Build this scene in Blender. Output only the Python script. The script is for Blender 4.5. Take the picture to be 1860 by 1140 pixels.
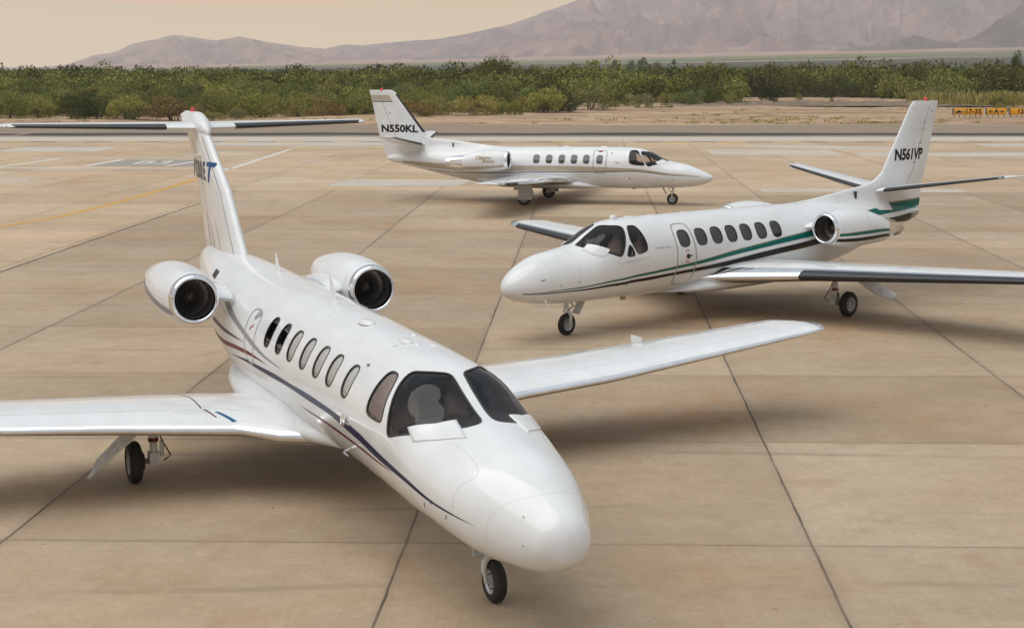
import bpy, bmesh, math, random
import numpy as np
from mathutils import Vector, Matrix
R=math.radians
scene=bpy.context.scene
COL=scene.collection
random.seed(7); rng=np.random.default_rng(11)
for o in list(bpy.data.objects): bpy.data.objects.remove(o)

# ------------------------------------------------------------ camera
cd=bpy.data.cameras.new('camera'); cam=bpy.data.objects.new('camera',cd); COL.objects.link(cam)
cam.location=(0,0,5.35); cam.rotation_euler=(R(90-8.755),0,0)
cd.sensor_width=36; cd.lens=2893/1860*36; cd.clip_start=.1; cd.clip_end=60000
scene.camera=cam
# ------------------------------------------------------------ sky and sun
SUN_EL,SUN_AZ=R(66),R(250)      # azimuth measured from +Y clockwise
w=bpy.data.worlds.new('World'); scene.world=w; w.use_nodes=True
nt=w.node_tree; nt.nodes.clear()
def N(t,typ,**k):
    n=t.nodes.new(typ)
    for a,b in k.items(): setattr(n,a,b)
    return n
def ramp(t,stops,interp='LINEAR'):
    n=N(t,'ShaderNodeValToRGB'); n.color_ramp.interpolation=interp; e=n.color_ramp.elements
    while len(e)<len(stops): e.new(.5)
    for i,(p,c) in enumerate(stops):
        e[i].position=p; e[i].color=(*c,1) if len(c)==3 else c
    return n
def mth(t,op,a=None,b=None,c=None,clamp=False):
    n=N(t,'ShaderNodeMath',operation=op); n.use_clamp=clamp
    for i,v in enumerate((a,b,c)):
        if v is None: continue
        if isinstance(v,(int,float)): n.inputs[i].default_value=v
        else: t.links.new(v,n.inputs[i])
    return n.outputs[0]
def mix(t,f,a,b,blend='MIX'):
    n=N(t,'ShaderNodeMix',data_type='RGBA',blend_type=blend)
    for s,v in ((0,f),(6,a),(7,b)):
        if isinstance(v,(int,float)): n.inputs[s].default_value=v
        elif isinstance(v,tuple): n.inputs[s].default_value=(*v,1) if len(v)==3 else v
        else: t.links.new(v,n.inputs[s])
    return n.outputs[2]
tc=N(nt,'ShaderNodeTexCoord'); sep=N(nt,'ShaderNodeSeparateXYZ'); nt.links.new(tc.outputs['Generated'],sep.inputs[0])
grad=ramp(nt,[(0,(1.10,.82,.44)),(.02,(1.06,.78,.38)),(.045,(.98,.67,.25)),(.10,(.44,.42,.36)),(.22,(0.333,0.348,0.361)),(.45,(0.458,0.512,0.554)),(.75,(0.603,0.705,0.756)),(1,(0.686,0.778,0.840))])
back=ramp(nt,[(0,(0.582,0.604,0.605)),(.22,(0.811,0.842,0.840)),(.6,(0.603,0.686,0.722)),(1,(0.686,0.778,0.840))])
nt.links.new(sep.outputs[2],grad.inputs[0]); nt.links.new(sep.outputs[2],back.inputs[0])
bf=mth(nt,'MULTIPLY_ADD',sep.outputs[1],-1.1,.45,clamp=True); base_sky=mix(nt,bf,grad.outputs[0],back.outputs[0])
mp=N(nt,'ShaderNodeMapping'); mp.inputs['Scale'].default_value=(2.2,2.2,11); nt.links.new(tc.outputs['Generated'],mp.inputs[0])
no=N(nt,'ShaderNodeTexNoise'); no.inputs['Scale'].default_value=1.3; no.inputs['Detail'].default_value=5; no.inputs['Roughness'].default_value=.55
nt.links.new(mp.outputs[0],no.inputs[0])
cm=ramp(nt,[(.46,(0,0,0)),(.58,(1,1,1))]); nt.links.new(no.outputs[0],cm.inputs[0])
lowm=ramp(nt,[(.038,(0,0,0)),(.06,(1,1,1))]); nt.links.new(sep.outputs[2],lowm.inputs[0])
hi=ramp(nt,[(.04,(.95,.60,.42)),(.25,(0.582,0.531,0.512)),(.5,(0.749,0.778,0.815)),(.8,(1.061,1.116,1.176))]); nt.links.new(sep.outputs[2],hi.inputs[0])
cf=mth(nt,'MULTIPLY',cm.outputs[0],lowm.outputs[0])
skc=mix(nt,mth(nt,'MULTIPLY',cf,.75),base_sky,hi.outputs[0])
# thin orange cloud low over the left of the view
azl=mth(nt,'DIVIDE',sep.outputs[0],sep.outputs[1])
edge=mth(nt,'ADD',mth(nt,'MULTIPLY',no.outputs[0],.003),.0370)
cl=mth(nt,'MULTIPLY',mth(nt,'SUBTRACT',sep.outputs[2],edge),420,clamp=True)
cl=mth(nt,'MULTIPLY',cl,mth(nt,'MULTIPLY',mth(nt,'SUBTRACT',-.07,azl),9,clamp=True)); cl=mth(nt,'MULTIPLY',cl,mth(nt,'MULTIPLY',mth(nt,'SUBTRACT',.07,sep.outputs[2]),60,clamp=True)); cl=mth(nt,'MULTIPLY',cl,mth(nt,'GREATER_THAN',sep.outputs[1],.3))
skc=mix(nt,mth(nt,'MULTIPLY',cl,.95),skc,(1.35,.52,.25))
sky=N(nt,'ShaderNodeTexSky',sky_type='NISHITA'); sky.sun_disc=False; sky.sun_elevation=SUN_EL; sky.sun_rotation=SUN_AZ
sky.dust_density=2.5
b1=N(nt,'ShaderNodeBackground'); nt.links.new(skc,b1.inputs[0]); b1.inputs[1].default_value=.84
b2=N(nt,'ShaderNodeBackground'); nt.links.new(sky.outputs[0],b2.inputs[0]); b2.inputs[1].default_value=.012
ad=N(nt,'ShaderNodeAddShader'); nt.links.new(b1.outputs[0],ad.inputs[0]); nt.links.new(b2.outputs[0],ad.inputs[1])
ow=N(nt,'ShaderNodeOutputWorld'); nt.links.new(ad.outputs[0],ow.inputs[0])
sl=bpy.data.lights.new('sun','SUN'); so=bpy.data.objects.new('sun',sl); COL.objects.link(so)
sl.energy=2.45; sl.angle=R(68); sl.color=(.91,.875,.825)
sd=Vector((math.sin(SUN_AZ)*math.cos(SUN_EL),math.cos(SUN_AZ)*math.cos(SUN_EL),math.sin(SUN_EL)))
so.rotation_euler=sd.to_track_quat('Z','Y').to_euler(); so.location=(0,-30,60)
vs=scene.view_settings; vs.view_transform='Standard'; vs.look='None'; vs.exposure=-0.12; vs.gamma=1; vs.use_curve_mapping=False
scene.cycles.max_bounces=8; scene.cycles.transparent_max_bounces=16; scene.cycles.volume_bounces=3

# ------------------------------------------------------------ helpers
def tag(o,label=None,cat=None,group=None,kind=None):
    for k,v in (('label',label),('category',cat),('group',group),('kind',kind)):
        if v: o[k]=v
    return o
def empty(name,loc,rz=0):
    o=bpy.data.objects.new(name,None); COL.objects.link(o); o.location=loc; o.rotation_euler=(0,0,rz); o.empty_display_size=.3
    return o
def meshobj(name,V,F,mats,parent=None,smooth=True,fm=None,recalc=True,sharp=None):
    me=bpy.data.meshes.new(name); me.from_pydata([tuple(map(float,v)) for v in V],[],[tuple(map(int,f)) for f in F])
    if not isinstance(mats,(list,tuple)): mats=[mats]
    for m in mats: me.materials.append(m)
    if fm is not None: me.polygons.foreach_set('material_index',np.array(fm,dtype=np.int32))
    if recalc:
        bm=bmesh.new(); bm.from_mesh(me); bmesh.ops.recalc_face_normals(bm,faces=bm.faces); bm.to_mesh(me); bm.free()
    me.polygons.foreach_set('use_smooth',np.full(len(me.polygons),smooth))
    if sharp: me.set_sharp_from_angle(angle=R(sharp))
    me.update()
    o=bpy.data.objects.new(name,me); COL.objects.link(o)
    if parent: o.parent=parent
    return o
class MB:                               # collects shapes into one mesh
    def __init__(s): s.V=[];s.F=[];s.M=[]
    def add(s,V,F,m=0):
        b=len(s.V); s.V+= [tuple(v) for v in V]; s.F+=[tuple(i+b for i in f) for f in F]; s.M+=[m]*len(F); return s
    def box(s,c,d,m=0,rot=None):
        V=[]
        for x in (-1,1):
            for y in (-1,1):
                for z in (-1,1):
                    v=Vector((x*d[0]/2,y*d[1]/2,z*d[2]/2))
                    if rot is not None: v=rot@v
                    V.append(tuple(v+Vector(c)))
        return s.add(V,[(0,1,3,2),(4,6,7,5),(0,4,5,1),(2,3,7,6),(0,2,6,4),(1,5,7,3)],m)
    def tube(s,pts,r,m=0,n=12,cap=True):
        pts=[Vector(p) for p in pts]; rr=r if isinstance(r,(list,tuple)) else [r]*len(pts)
        V=[];F=[]
        up=None
        for i,p in enumerate(pts):
            t=(pts[min(i+1,len(pts)-1)]-pts[max(i-1,0)]).normalized()
            a=Vector((0,0,1)) if abs(t.z)<.9 else Vector((1,0,0))
            if up is None: up=(a-t*a.dot(t)).normalized()
            else: up=(up-t*up.dot(t)).normalized()
            b=t.cross(up)
            for k in range(n):
                q=2*math.pi*k/n; V.append(tuple(p+(up*math.cos(q)+b*math.sin(q))*rr[i]))
        for i in range(len(pts)-1):
            for k in range(n): F.append((i*n+k,i*n+(k+1)%n,(i+1)*n+(k+1)%n,(i+1)*n+k))
        if cap: F.append(tuple(range(n))); F.append(tuple((len(pts)-1)*n+k for k in reversed(range(n))))
        return s.add(V,F,m)
    def lathe(s,c,axis,prof,m=0,n=40,ms=None):     # prof: list of (along axis, radius)
        ax=Vector(axis).normalized(); a=Vector((0,0,1)) if abs(ax.z)<.9 else Vector((1,0,0))
        u=(a-ax*a.dot(ax)).normalized(); v=ax.cross(u); c=Vector(c); V=[];F=[]
        for (h,r) in prof:
            for k in range(n):
                q=2*math.pi*k/n; V.append(tuple(c+ax*h+(u*math.cos(q)+v*math.sin(q))*r))
        b=len(s.V); s.V+=V
        for i in range(len(prof)-1):
            for k in range(n):
                s.F.append((b+i*n+k,b+i*n+(k+1)%n,b+(i+1)*n+(k+1)%n,b+(i+1)*n+k)); s.M.append(ms[i] if ms else m)
        return s
    def build(s,name,mats,parent=None,smooth=True,sharp=35,recalc=True):
        return meshobj(name,s.V,s.F,mats,parent,smooth,s.M,recalc,sharp if smooth else None)

# ------------------------------------------------------------ materials
def mat(name,col,rough=.5,metal=0,coat=0,spec=.5,**k):
    m=bpy.data.materials.new(name); m.use_nodes=True; p=m.node_tree.nodes['Principled BSDF']
    p.inputs['Base Color'].default_value=(*col,1); p.inputs['Roughness'].default_value=rough; p.inputs['Metallic'].default_value=metal
    p.inputs['Coat Weight'].default_value=coat; p.inputs['Coat Roughness'].default_value=.03; p.inputs['Specular IOR Level'].default_value=spec
    return m
def noisy(m,a,b,scale=3,detail=4,stretch=(1,1,1),rough=None,bump=0,bscale=40,coord='Object'):
    t=m.node_tree; p=t.nodes['Principled BSDF']; tc=N(t,'ShaderNodeTexCoord'); mp=N(t,'ShaderNodeMapping'); mp.inputs['Scale'].default_value=stretch
    t.links.new(tc.outputs[coord],mp.inputs[0]); n=N(t,'ShaderNodeTexNoise'); n.inputs['Scale'].default_value=scale; n.inputs['Detail'].default_value=detail
    t.links.new(mp.outputs[0],n.inputs[0]); r=ramp(t,[(.3,a),(.7,b)]); t.links.new(n.outputs[0],r.inputs[0]); t.links.new(r.outputs[0],p.inputs['Base Color'])
    if rough:
        q=ramp(t,[(.3,(rough[0],)*3),(.7,(rough[1],)*3)]); t.links.new(n.outputs[0],q.inputs[0]); t.links.new(q.outputs[0],p.inputs['Roughness'])
    if bump:
        n2=N(t,'ShaderNodeTexNoise'); n2.inputs['Scale'].default_value=bscale; t.links.new(tc.outputs[coord],n2.inputs[0])
        bn=N(t,'ShaderNodeBump'); bn.inputs['Strength'].default_value=bump; bn.inputs['Distance'].default_value=.01; t.links.new(n2.outputs[0],bn.inputs['Height']); t.links.new(bn.outputs[0],p.inputs['Normal'])
    return m
M={}
M['white']=noisy(mat('white_paint',(.78,.79,.79),.11,spec=.5),(.68,.685,.685),(.76,.765,.77),1.3,6,(1,2,2))
M['white2']=noisy(mat('gear_white',(.6,.6,.56),.45),(.45,.45,.42),(.66,.66,.63),9,5)
M['navy']=mat('navy_paint',(.012,.018,.06),.34,spec=.2)
M['maroon']=mat('maroon_paint',(.14,.018,.02),.34,spec=.2)
M['grey']=mat('silver_grey_paint',(.26,.26,.27),.34,spec=.2)
M['green']=mat('teal_green_paint',(.0,.12,.10),.34,spec=.2)
M['black']=mat('black_paint',(.012,.011,.013),.34,spec=.2)
M['gold']=mat('gold_paint',(.40,.31,.19),.34,spec=.2)
M['blue']=mat('blue_paint',(.01,.08,.22),.34,spec=.2)
M['red']=mat('red_paint',(.5,.02,.02),.35)
M['line']=mat('panel_gap',(.50,.51,.52),.6)
M['gap']=mat('dark_gap',(.03,.03,.035),.7)
M['boot']=noisy(mat('rubber_boot',(.014,.014,.017),.38),(.010,.010,.013),(.022,.021,.025),6,3,rough=(.28,.45))
M['chrome']=noisy(mat('polished_metal',(.8,.8,.82),.1,1),(.74,.74,.76),(.86,.86,.87),4,3,rough=(.06,.14))
M['metal']=noisy(mat('steel',(.45,.44,.43),.35,.9),(.3,.29,.28),(.5,.5,.5),12,3)
M['dkmetal']=mat('dark_metal',(.06,.055,.05),.45,.8)
M['fan']=mat('fan_blade_metal',(.24,.21,.19),.35,.8)
M['duct']=mat('intake_duct',(.10,.09,.08),.4,.3)
M['tyre']=noisy(mat('tyre_rubber',(.02,.019,.018),.75),(.012,.011,.011),(.028,.026,.024),14,4,bump=.2)
M['rim']=noisy(mat('wheel_rim',(.42,.42,.43),.4,.3),(.25,.25,.26),(.5,.5,.5),18,3)
M['seal']=mat('window_seal',(.035,.033,.033),.5)
M['frame']=mat('grey_seal',(.30,.32,.34),.4)
M['beige_seal']=mat('beige_seal',(.33,.31,.27),.4)
M['lining']=noisy(mat('cabin_lining',(.2,.18,.17),.8),(.15,.13,.125),(.22,.20,.185),3,3)
M['seat']=noisy(mat('seat_leather',(.5,.4,.33),.55),(.42,.34,.28),(.54,.44,.37),9,3)
M['seatlight']=noisy(mat('seat_sheepskin',(.65,.55,.46),.9),(.58,.49,.41),(.70,.60,.51),14,3)
M['dash']=mat('glareshield',(.022,.022,.028),.6)
M['shade']=noisy(mat('window_shade_sheen',(.8,.78,.72),.6),(.84,.83,.79),(.93,.92,.89),2,3)  # pale tone painted to read as sky reflection in the near jet's glass
M['sheenbrown']=noisy(mat('side_window_sheen',(.45,.42,.39),.7),(.34,.31,.28),(.56,.54,.52),1.6,3)  # blotchy pale brown painted as reflection for the near jet's side windows
M['shadegrey']=noisy(mat('smoked_shade',(.12,.11,.105),.5),(.09,.082,.08),(.16,.145,.14),2.2,4)
M['beacon']=mat('red_lens',(.75,.02,.015),.15,coat=1)
def glass(name,tint,rough=.0,ior=1.5):
    m=bpy.data.materials.new(name); m.use_nodes=True; t=m.node_tree; t.nodes.clear()
    f=N(t,'ShaderNodeFresnel'); f.inputs[0].default_value=ior
    a=N(t,'ShaderNodeBsdfTransparent'); a.inputs[0].default_value=(*tint,1)
    g=N(t,'ShaderNodeBsdfGlossy'); g.inputs['Roughness'].default_value=rough+.01
    mx=N(t,'ShaderNodeMixShader'); o=N(t,'ShaderNodeOutputMaterial')
    t.links.new(f.outputs[0],mx.inputs[0]); t.links.new(a.outputs[0],mx.inputs[1]); t.links.new(g.outputs[0],mx.inputs[2]); t.links.new(mx.outputs[0],o.inputs[0])
    return m
M['glass']=glass('tinted_windshield',(.82,.74,.72),.0,1.42)
M['cabglass']=glass('cabin_glass',(.97,.96,.95),.0,1.75)

# ------------------------------------------------------------ fuselage surface
def pchip(x,y):
    x=np.array(x,float);y=np.array(y,float);h=np.diff(x);d=np.diff(y)/h;m=np.zeros(len(x))
    for i in range(1,len(x)-1):
        if d[i-1]*d[i]>0:
            a=2*h[i]+h[i-1];b=h[i]+2*h[i-1];m[i]=(a+b)/(a/d[i-1]+b/d[i])
    m[0]=d[0];m[-1]=d[-1]
    def f(q):
        q=np.clip(np.asarray(q,float),x[0],x[-1]);i=np.clip(np.searchsorted(x,q)-1,0,len(h)-1)
        t=(q-x[i])/h[i];t2=t*t;t3=t2*t
        return (2*t3-3*t2+1)*y[i]+(t3-2*t2+t)*h[i]*m[i]+(-2*t3+3*t2)*y[i+1]+(t3-t2)*h[i]*m[i+1]
    return f
class Fus:
    def __init__(self,tab):
        t=np.array(tab,float); u=np.sqrt(t[:,0])
        self.f=[pchip(u,t[:,k]) for k in range(1,7)]; self.len=t[-1,0]
    def pt(self,s,ph):                  # local frame: x forward (= -s), y to port, z up
        s=np.asarray(s,float);ph=np.asarray(ph,float);u=np.sqrt(np.maximum(s,0))
        zt,zb,w,zc,nt_,nb=[g(u) for g in self.f]
        c=np.cos(ph);sn=np.sin(ph);n=np.where(c>0,nt_,nb)
        y=w*np.sign(sn)*np.abs(sn)**(2/n)
        z=np.where(c>0,zc+(zt-zc)*np.abs(c)**(2/n),zc-(zc-zb)*np.abs(c)**(2/n))
        return np.stack([-s*np.ones_like(y),y,z],-1)
    def nrm(self,s,ph):
        e=.004; a=self.pt(s+e,ph)-self.pt(np.maximum(s-e,0),ph); b=self.pt(s,ph+e)-self.pt(s,ph-e)
        n=np.cross(b,a); n/=np.linalg.norm(n,axis=-1,keepdims=True)+1e-12
        P=self.pt(s,ph); zc=self.f[3](np.sqrt(np.maximum(s,0))); out=np.stack([0*P[...,0],P[...,1],P[...,2]-zc],-1)
        sg=np.sign((n*out).sum(-1,keepdims=True)); return n*np.where(sg==0,1,sg)
    def off(self,s,ph,d):
        return self.pt(s,ph)+self.nrm(s,ph)*np.asarray(d)[...,None] if np.ndim(d) else self.pt(s,ph)+self.nrm(s,ph)*d
    def phz(self,s,z,side):             # angle for a height z on one side
        p=np.linspace(0,math.pi,721); Z=self.pt(np.full(721,s),p)[:,2]; return side*p[np.abs(Z-z).argmin()]
def chaikin(P,n=2,closed=True):
    P=np.array(P,float)
    for _ in range(n):
        if closed: Q=np.roll(P,-1,0); P=np.stack([.75*P+.25*Q,.25*P+.75*Q],1).reshape(-1,2)
        else:
            A,B=P[:-1],P[1:]; P=np.vstack([P[:1],np.stack([.75*A+.25*B,.25*A+.75*B],1).reshape(-1,2),P[-1:]])
    return P
def resample(P,n,closed=True):
    P=np.array(P,float); Q=np.vstack([P,P[:1]]) if closed else P
    d=np.r_[0,np.cumsum(np.hypot(*(np.diff(Q,axis=0)*[1,.8]).T))]; t=np.linspace(0,d[-1],n+1 if closed else n)
    R_=np.stack([np.interp(t,d,Q[:,k]) for k in range(2)],-1); return R_[:-1] if closed else R_
def superel(s,ph,w,h,n=2.6,k=36,skew=0):
    q=np.linspace(0,2*math.pi,k,endpoint=False); c,sn=np.cos(q),np.sin(q)
    x=np.sign(c)*np.abs(c)**(2/n)*w/2; y=np.sign(sn)*np.abs(sn)**(2/n)*h/2
    return np.stack([s+x+skew*y,ph+y],-1)
def inpoly(P,S,H):
    r=np.zeros(S.shape,bool); n=len(P)
    for i in range(n):
        x0,y0=P[i];x1,y1=P[(i+1)%n]
        c=((y0>H)!=(y1>H)); 
        with np.errstate(divide='ignore',invalid='ignore'): xi=(x1-x0)*(H-y0)/(y1-y0)+x0
        r^=c&(S<xi)
    return r
def skin(F,S,PH,holes,off=0):
    ns,npn=len(S),len(PH); SG,PG=np.meshgrid(S,PH,indexing='ij'); SG=SG.copy();PG=PG.copy()
    ii,jj=np.meshgrid(np.arange(ns-1),np.arange(npn),indexing='ij'); j2=(jj+1)%npn
    cs=(S[ii]+S[ii+1])/2; cp=PH[jj]+(PH[1]-PH[0])/2
    dele=np.zeros(ii.shape,bool); own=np.full(ii.shape,-1)
    for k,h in enumerate(holes):
        m=inpoly(h,cs,cp); dele|=m; own[m]=k
    idx=lambda i,j:i*npn+j
    quads=np.stack([idx(ii,jj),idx(ii+1,jj),idx(ii+1,j2),idx(ii,j2)],-1)
    kept=quads[~dele]; ho=np.full(ns*npn,-1)
    for a,k in zip(quads[dele],own[dele]): ho[a]=k
    used=np.zeros(ns*npn,bool); used[kept.ravel()]=True
    sf,pf=SG.ravel(),PG.ravel()
    for v in np.nonzero((ho>=0)&used)[0]:
        P=holes[ho[v]]; A=P*[1,.8]; B=np.roll(A,-1,0); q=np.array([sf[v],pf[v]*.8]); ab=B-A
        t=np.clip(((q-A)*ab).sum(1)/((ab**2).sum(1)+1e-12),0,1); pr=A+ab*t[:,None]; i=((pr-q)**2).sum(1).argmin(); sf[v],pf[v]=pr[i][0],pr[i][1]/.8
    V=F.pt(sf,pf) if off==0 else F.off(sf,pf,off)
    return V,kept
def patch(F,P,off=0,rings=6,mb=None,m=0):
    c=P.mean(0); V=[];Fc=[];n=len(P)
    for r in range(rings,0,-1): V.append(F.off(*(c+(P-c)*r/rings).T,off))
    V.append(F.off(np.array([c[0]]),np.array([c[1]]),off)); V=np.vstack(V)
    for r in range(rings-1):
        for k in range(n): Fc.append((r*n+k,r*n+(k+1)%n,(r+1)*n+(k+1)%n,(r+1)*n+k))
    for k in range(n): Fc.append(((rings-1)*n+k,(rings-1)*n+(k+1)%n,rings*n))
    if mb is not None: mb.add(V,Fc,m); return
    return V,Fc
def ribbon3(P,Nn,w,h,closed):            # raised strip along 3D points with normals
    P=np.array(P);Nn=np.array(Nn);n=len(P)
    T=(np.roll(P,-1,0)-np.roll(P,1,0)) if closed else np.gradient(P,axis=0)
    T/=np.linalg.norm(T,axis=1,keepdims=True)+1e-12; S=np.cross(Nn,T); S/=np.linalg.norm(S,axis=1,keepdims=True)+1e-12
    w=np.broadcast_to(w,(n,))[:,None]
    rows=[P-S*w/2-Nn*.003,P-S*w*.42+Nn*h,P+S*w*.42+Nn*h,P+S*w/2-Nn*.003]; V=np.vstack(rows);Fc=[]
    for r in range(3):
        for k in range(n if closed else n-1): Fc.append((r*n+k,r*n+(k+1)%n,(r+1)*n+(k+1)%n,(r+1)*n+k))
    return V,Fc
def ribbon(F,P,w,h=.003,closed=True,n=None,mb=None,m=0):
    if n: P=resample(P,n,closed)
    V,Fc=ribbon3(F.pt(P[:,0],P[:,1]),F.nrm(P[:,0],P[:,1]),w,h,closed)
    if mb is not None: mb.add(V,Fc,m)
    return V,Fc
def band(F,top,bot,mb,m,n=60,off=.0025,smooth=2):
    a=resample(chaikin(top,smooth,False),n,False); b=resample(chaikin(bot,smooth,False),n,False); rows=5;V=[]
    for r in range(rows): q=a+(b-a)*r/(rows-1); V.append(F.off(q[:,0],q[:,1],off))
    V=np.vstack(V);Fc=[(r*n+k,r*n+k+1,(r+1)*n+k+1,(r+1)*n+k) for r in range(rows-1) for k in range(n-1)]
    mb.add(V,Fc,m)
# ------------------------------------------------------------ aerofoils
def naca(x): return 5*(.2969*np.sqrt(x)-.126*x-.3516*x**2+.2843*x**3-.1036*x**4)
class Foil:                              # secs: (le_s, y, z, chord, thickness), vert=True for fins
    def __init__(s,secs,vert=False):
        s.a=np.array(secs,float); s.vert=vert
        d=np.linalg.norm(np.diff(s.a[:,1:3],axis=0),axis=1); s.u=np.r_[0,np.cumsum(d)]; s.L=s.u[-1]; s.u/=s.L
    def pt(s,u,x,side,off=0):
        u=np.asarray(u,float);x=np.asarray(x,float)
        le,y,z,c,t=[np.interp(u,s.u,s.a[:,k]) for k in range(5)]
        th=naca(np.clip(x,0,1))*t*c*side+off*side
        if s.vert: return np.stack([-(le+x*c),y+th,z+0*x],-1)
        return np.stack([-(le+x*c),y+0*x,z+th+ .02*c*4*x*(1-x)],-1)
    def nr(s,u,x,side):
        e=.003; a=s.pt(u,np.clip(x+e,0,1),side)-s.pt(u,np.clip(x-e,0,1),side); b=s.pt(np.clip(u+e,0,1),x,side)-s.pt(np.clip(u-e,0,1),x,side)
        n=np.cross(a,b); n/=np.linalg.norm(n,axis=-1,keepdims=True)+1e-12; k=1 if s.vert else 2
        sg=np.sign(n[...,k:k+1])*side; return n*np.where(sg==0,1,sg)
    def mesh(s,mb,nu=24,nx=22,m=0,tip=True,mle=None,xle=.06):
        us=np.unique(np.r_[np.linspace(0,1,nu),s.u]); q=(1-np.cos(np.linspace(0,math.pi,nx)))/2; V=[];nr_=2*nx-1
        xs=np.r_[q[::-1],q[1:]]; sd=np.r_[np.ones(nx),-np.ones(nx-1)]
        for u in us: V.append(np.array([s.pt(u,x,k) for x,k in zip(xs,sd)]).reshape(-1,3))
        V=np.vstack(V); n=len(us)
        Fc=[(i*nr_+k,i*nr_+k+1,(i+1)*nr_+k+1,(i+1)*nr_+k) for i in range(n-1) for k in range(nr_-1)]
        Ms=[(mle if (mle is not None and (xs[k]+xs[k+1])/2<xle) else m) for i in range(n-1) for k in range(nr_-1)]
        Fc+=[(i*nr_+nr_-1,i*nr_,(i+1)*nr_,(i+1)*nr_+nr_-1) for i in range(n-1)]; Ms+=[m]*(n-1)
        Fc.append(tuple(range(nr_))); Fc.append(tuple((n-1)*nr_+k for k in reversed(range(nr_)))); Ms+=[m,m]
        b=len(mb.V); mb.V+=[tuple(v) for v in V]; mb.F+=[tuple(i+b for i in f) for f in Fc]; mb.M+=Ms
    def boot(s,mb,u0,u1,x1,m=0,off=.004,n=16):
        us=np.linspace(u0,u1,n); q=x1*(1-np.cos(np.linspace(0,math.pi/2,10))); V=[]
        xs=np.r_[q[::-1],q[1:]]; sd=np.r_[np.ones(10),-np.ones(9)]
        for u in us:
            le=s.pt(u,0,1)
            for x,k in zip(xs,sd):
                p=s.pt(u,x,k); d=np.array([off,0,0]) if x<1e-6 else np.array([off*max(0,1-x/x1),0,0])+ (np.array([0,off*k,0]) if s.vert else np.array([0,0,off*k]))
                V.append(p+d)
        nn=len(xs); Fc=[(i*nn+k,i*nn+k+1,(i+1)*nn+k+1,(i+1)*nn+k) for i in range(n-1) for k in range(nn-1)]
        mb.add(V,Fc,m)
    def line(s,mb,pts,side,w=.012,h=.002,m=0,n=30):
        P=resample(pts,n,False); mb.add(*ribbon3(s.pt(P[:,0],P[:,1],side),s.nr(P[:,0],P[:,1],side),w,h,False),m)
    def quadpatch(s,mb,c4,side,m=0,off=.003,n=8,nv=8):     # c4: four (u,x) corners
        V=[];c4=np.array(c4,float)
        for i in range(n+1):
            for j in range(nv+1):
                a=i/n;b=j/nv; q=(1-a)*(1-b)*c4[0]+a*(1-b)*c4[1]+a*b*c4[2]+(1-a)*b*c4[3]; V.append(s.pt(q[0],q[1],side,off).ravel())
        mb.add(V,[(i*(nv+1)+j,i*(nv+1)+j+1,(i+1)*(nv+1)+j+1,(i+1)*(nv+1)+j) for i in range(n) for j in range(nv)],m)
def text_mesh(body,size,shear=0,offset=.0,space=1.0,extrude=0,sub=4):
    c=bpy.data.curves.new('lettering','FONT'); c.body=body; c.size=size; c.shear=shear; c.offset=offset; c.space_character=space
    c.align_x='CENTER'; c.align_y='CENTER'; c.resolution_u=3; c.extrude=extrude
    o=bpy.data.objects.new('lettering',c); COL.objects.link(o); dg=bpy.context.evaluated_depsgraph_get(); me=bpy.data.meshes.new_from_object(o.evaluated_get(dg))
    bm=bmesh.new(); bm.from_mesh(me); bmesh.ops.triangulate(bm,faces=bm.faces)
    for _ in range(sub):
        L=max(e.calc_length() for e in bm.edges)*.45; bmesh.ops.subdivide_edges(bm,edges=[e for e in bm.edges if e.calc_length()>L],cuts=1); bmesh.ops.triangulate(bm,faces=bm.faces)
    bm.to_mesh(me); bm.free()
    V=np.array([v.co[:] for v in me.vertices]).reshape(-1,3); F=[tuple(p.vertices) for p in me.polygons]
    bpy.data.objects.remove(o); bpy.data.curves.remove(c); bpy.data.meshes.remove(me); return V,F
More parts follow.
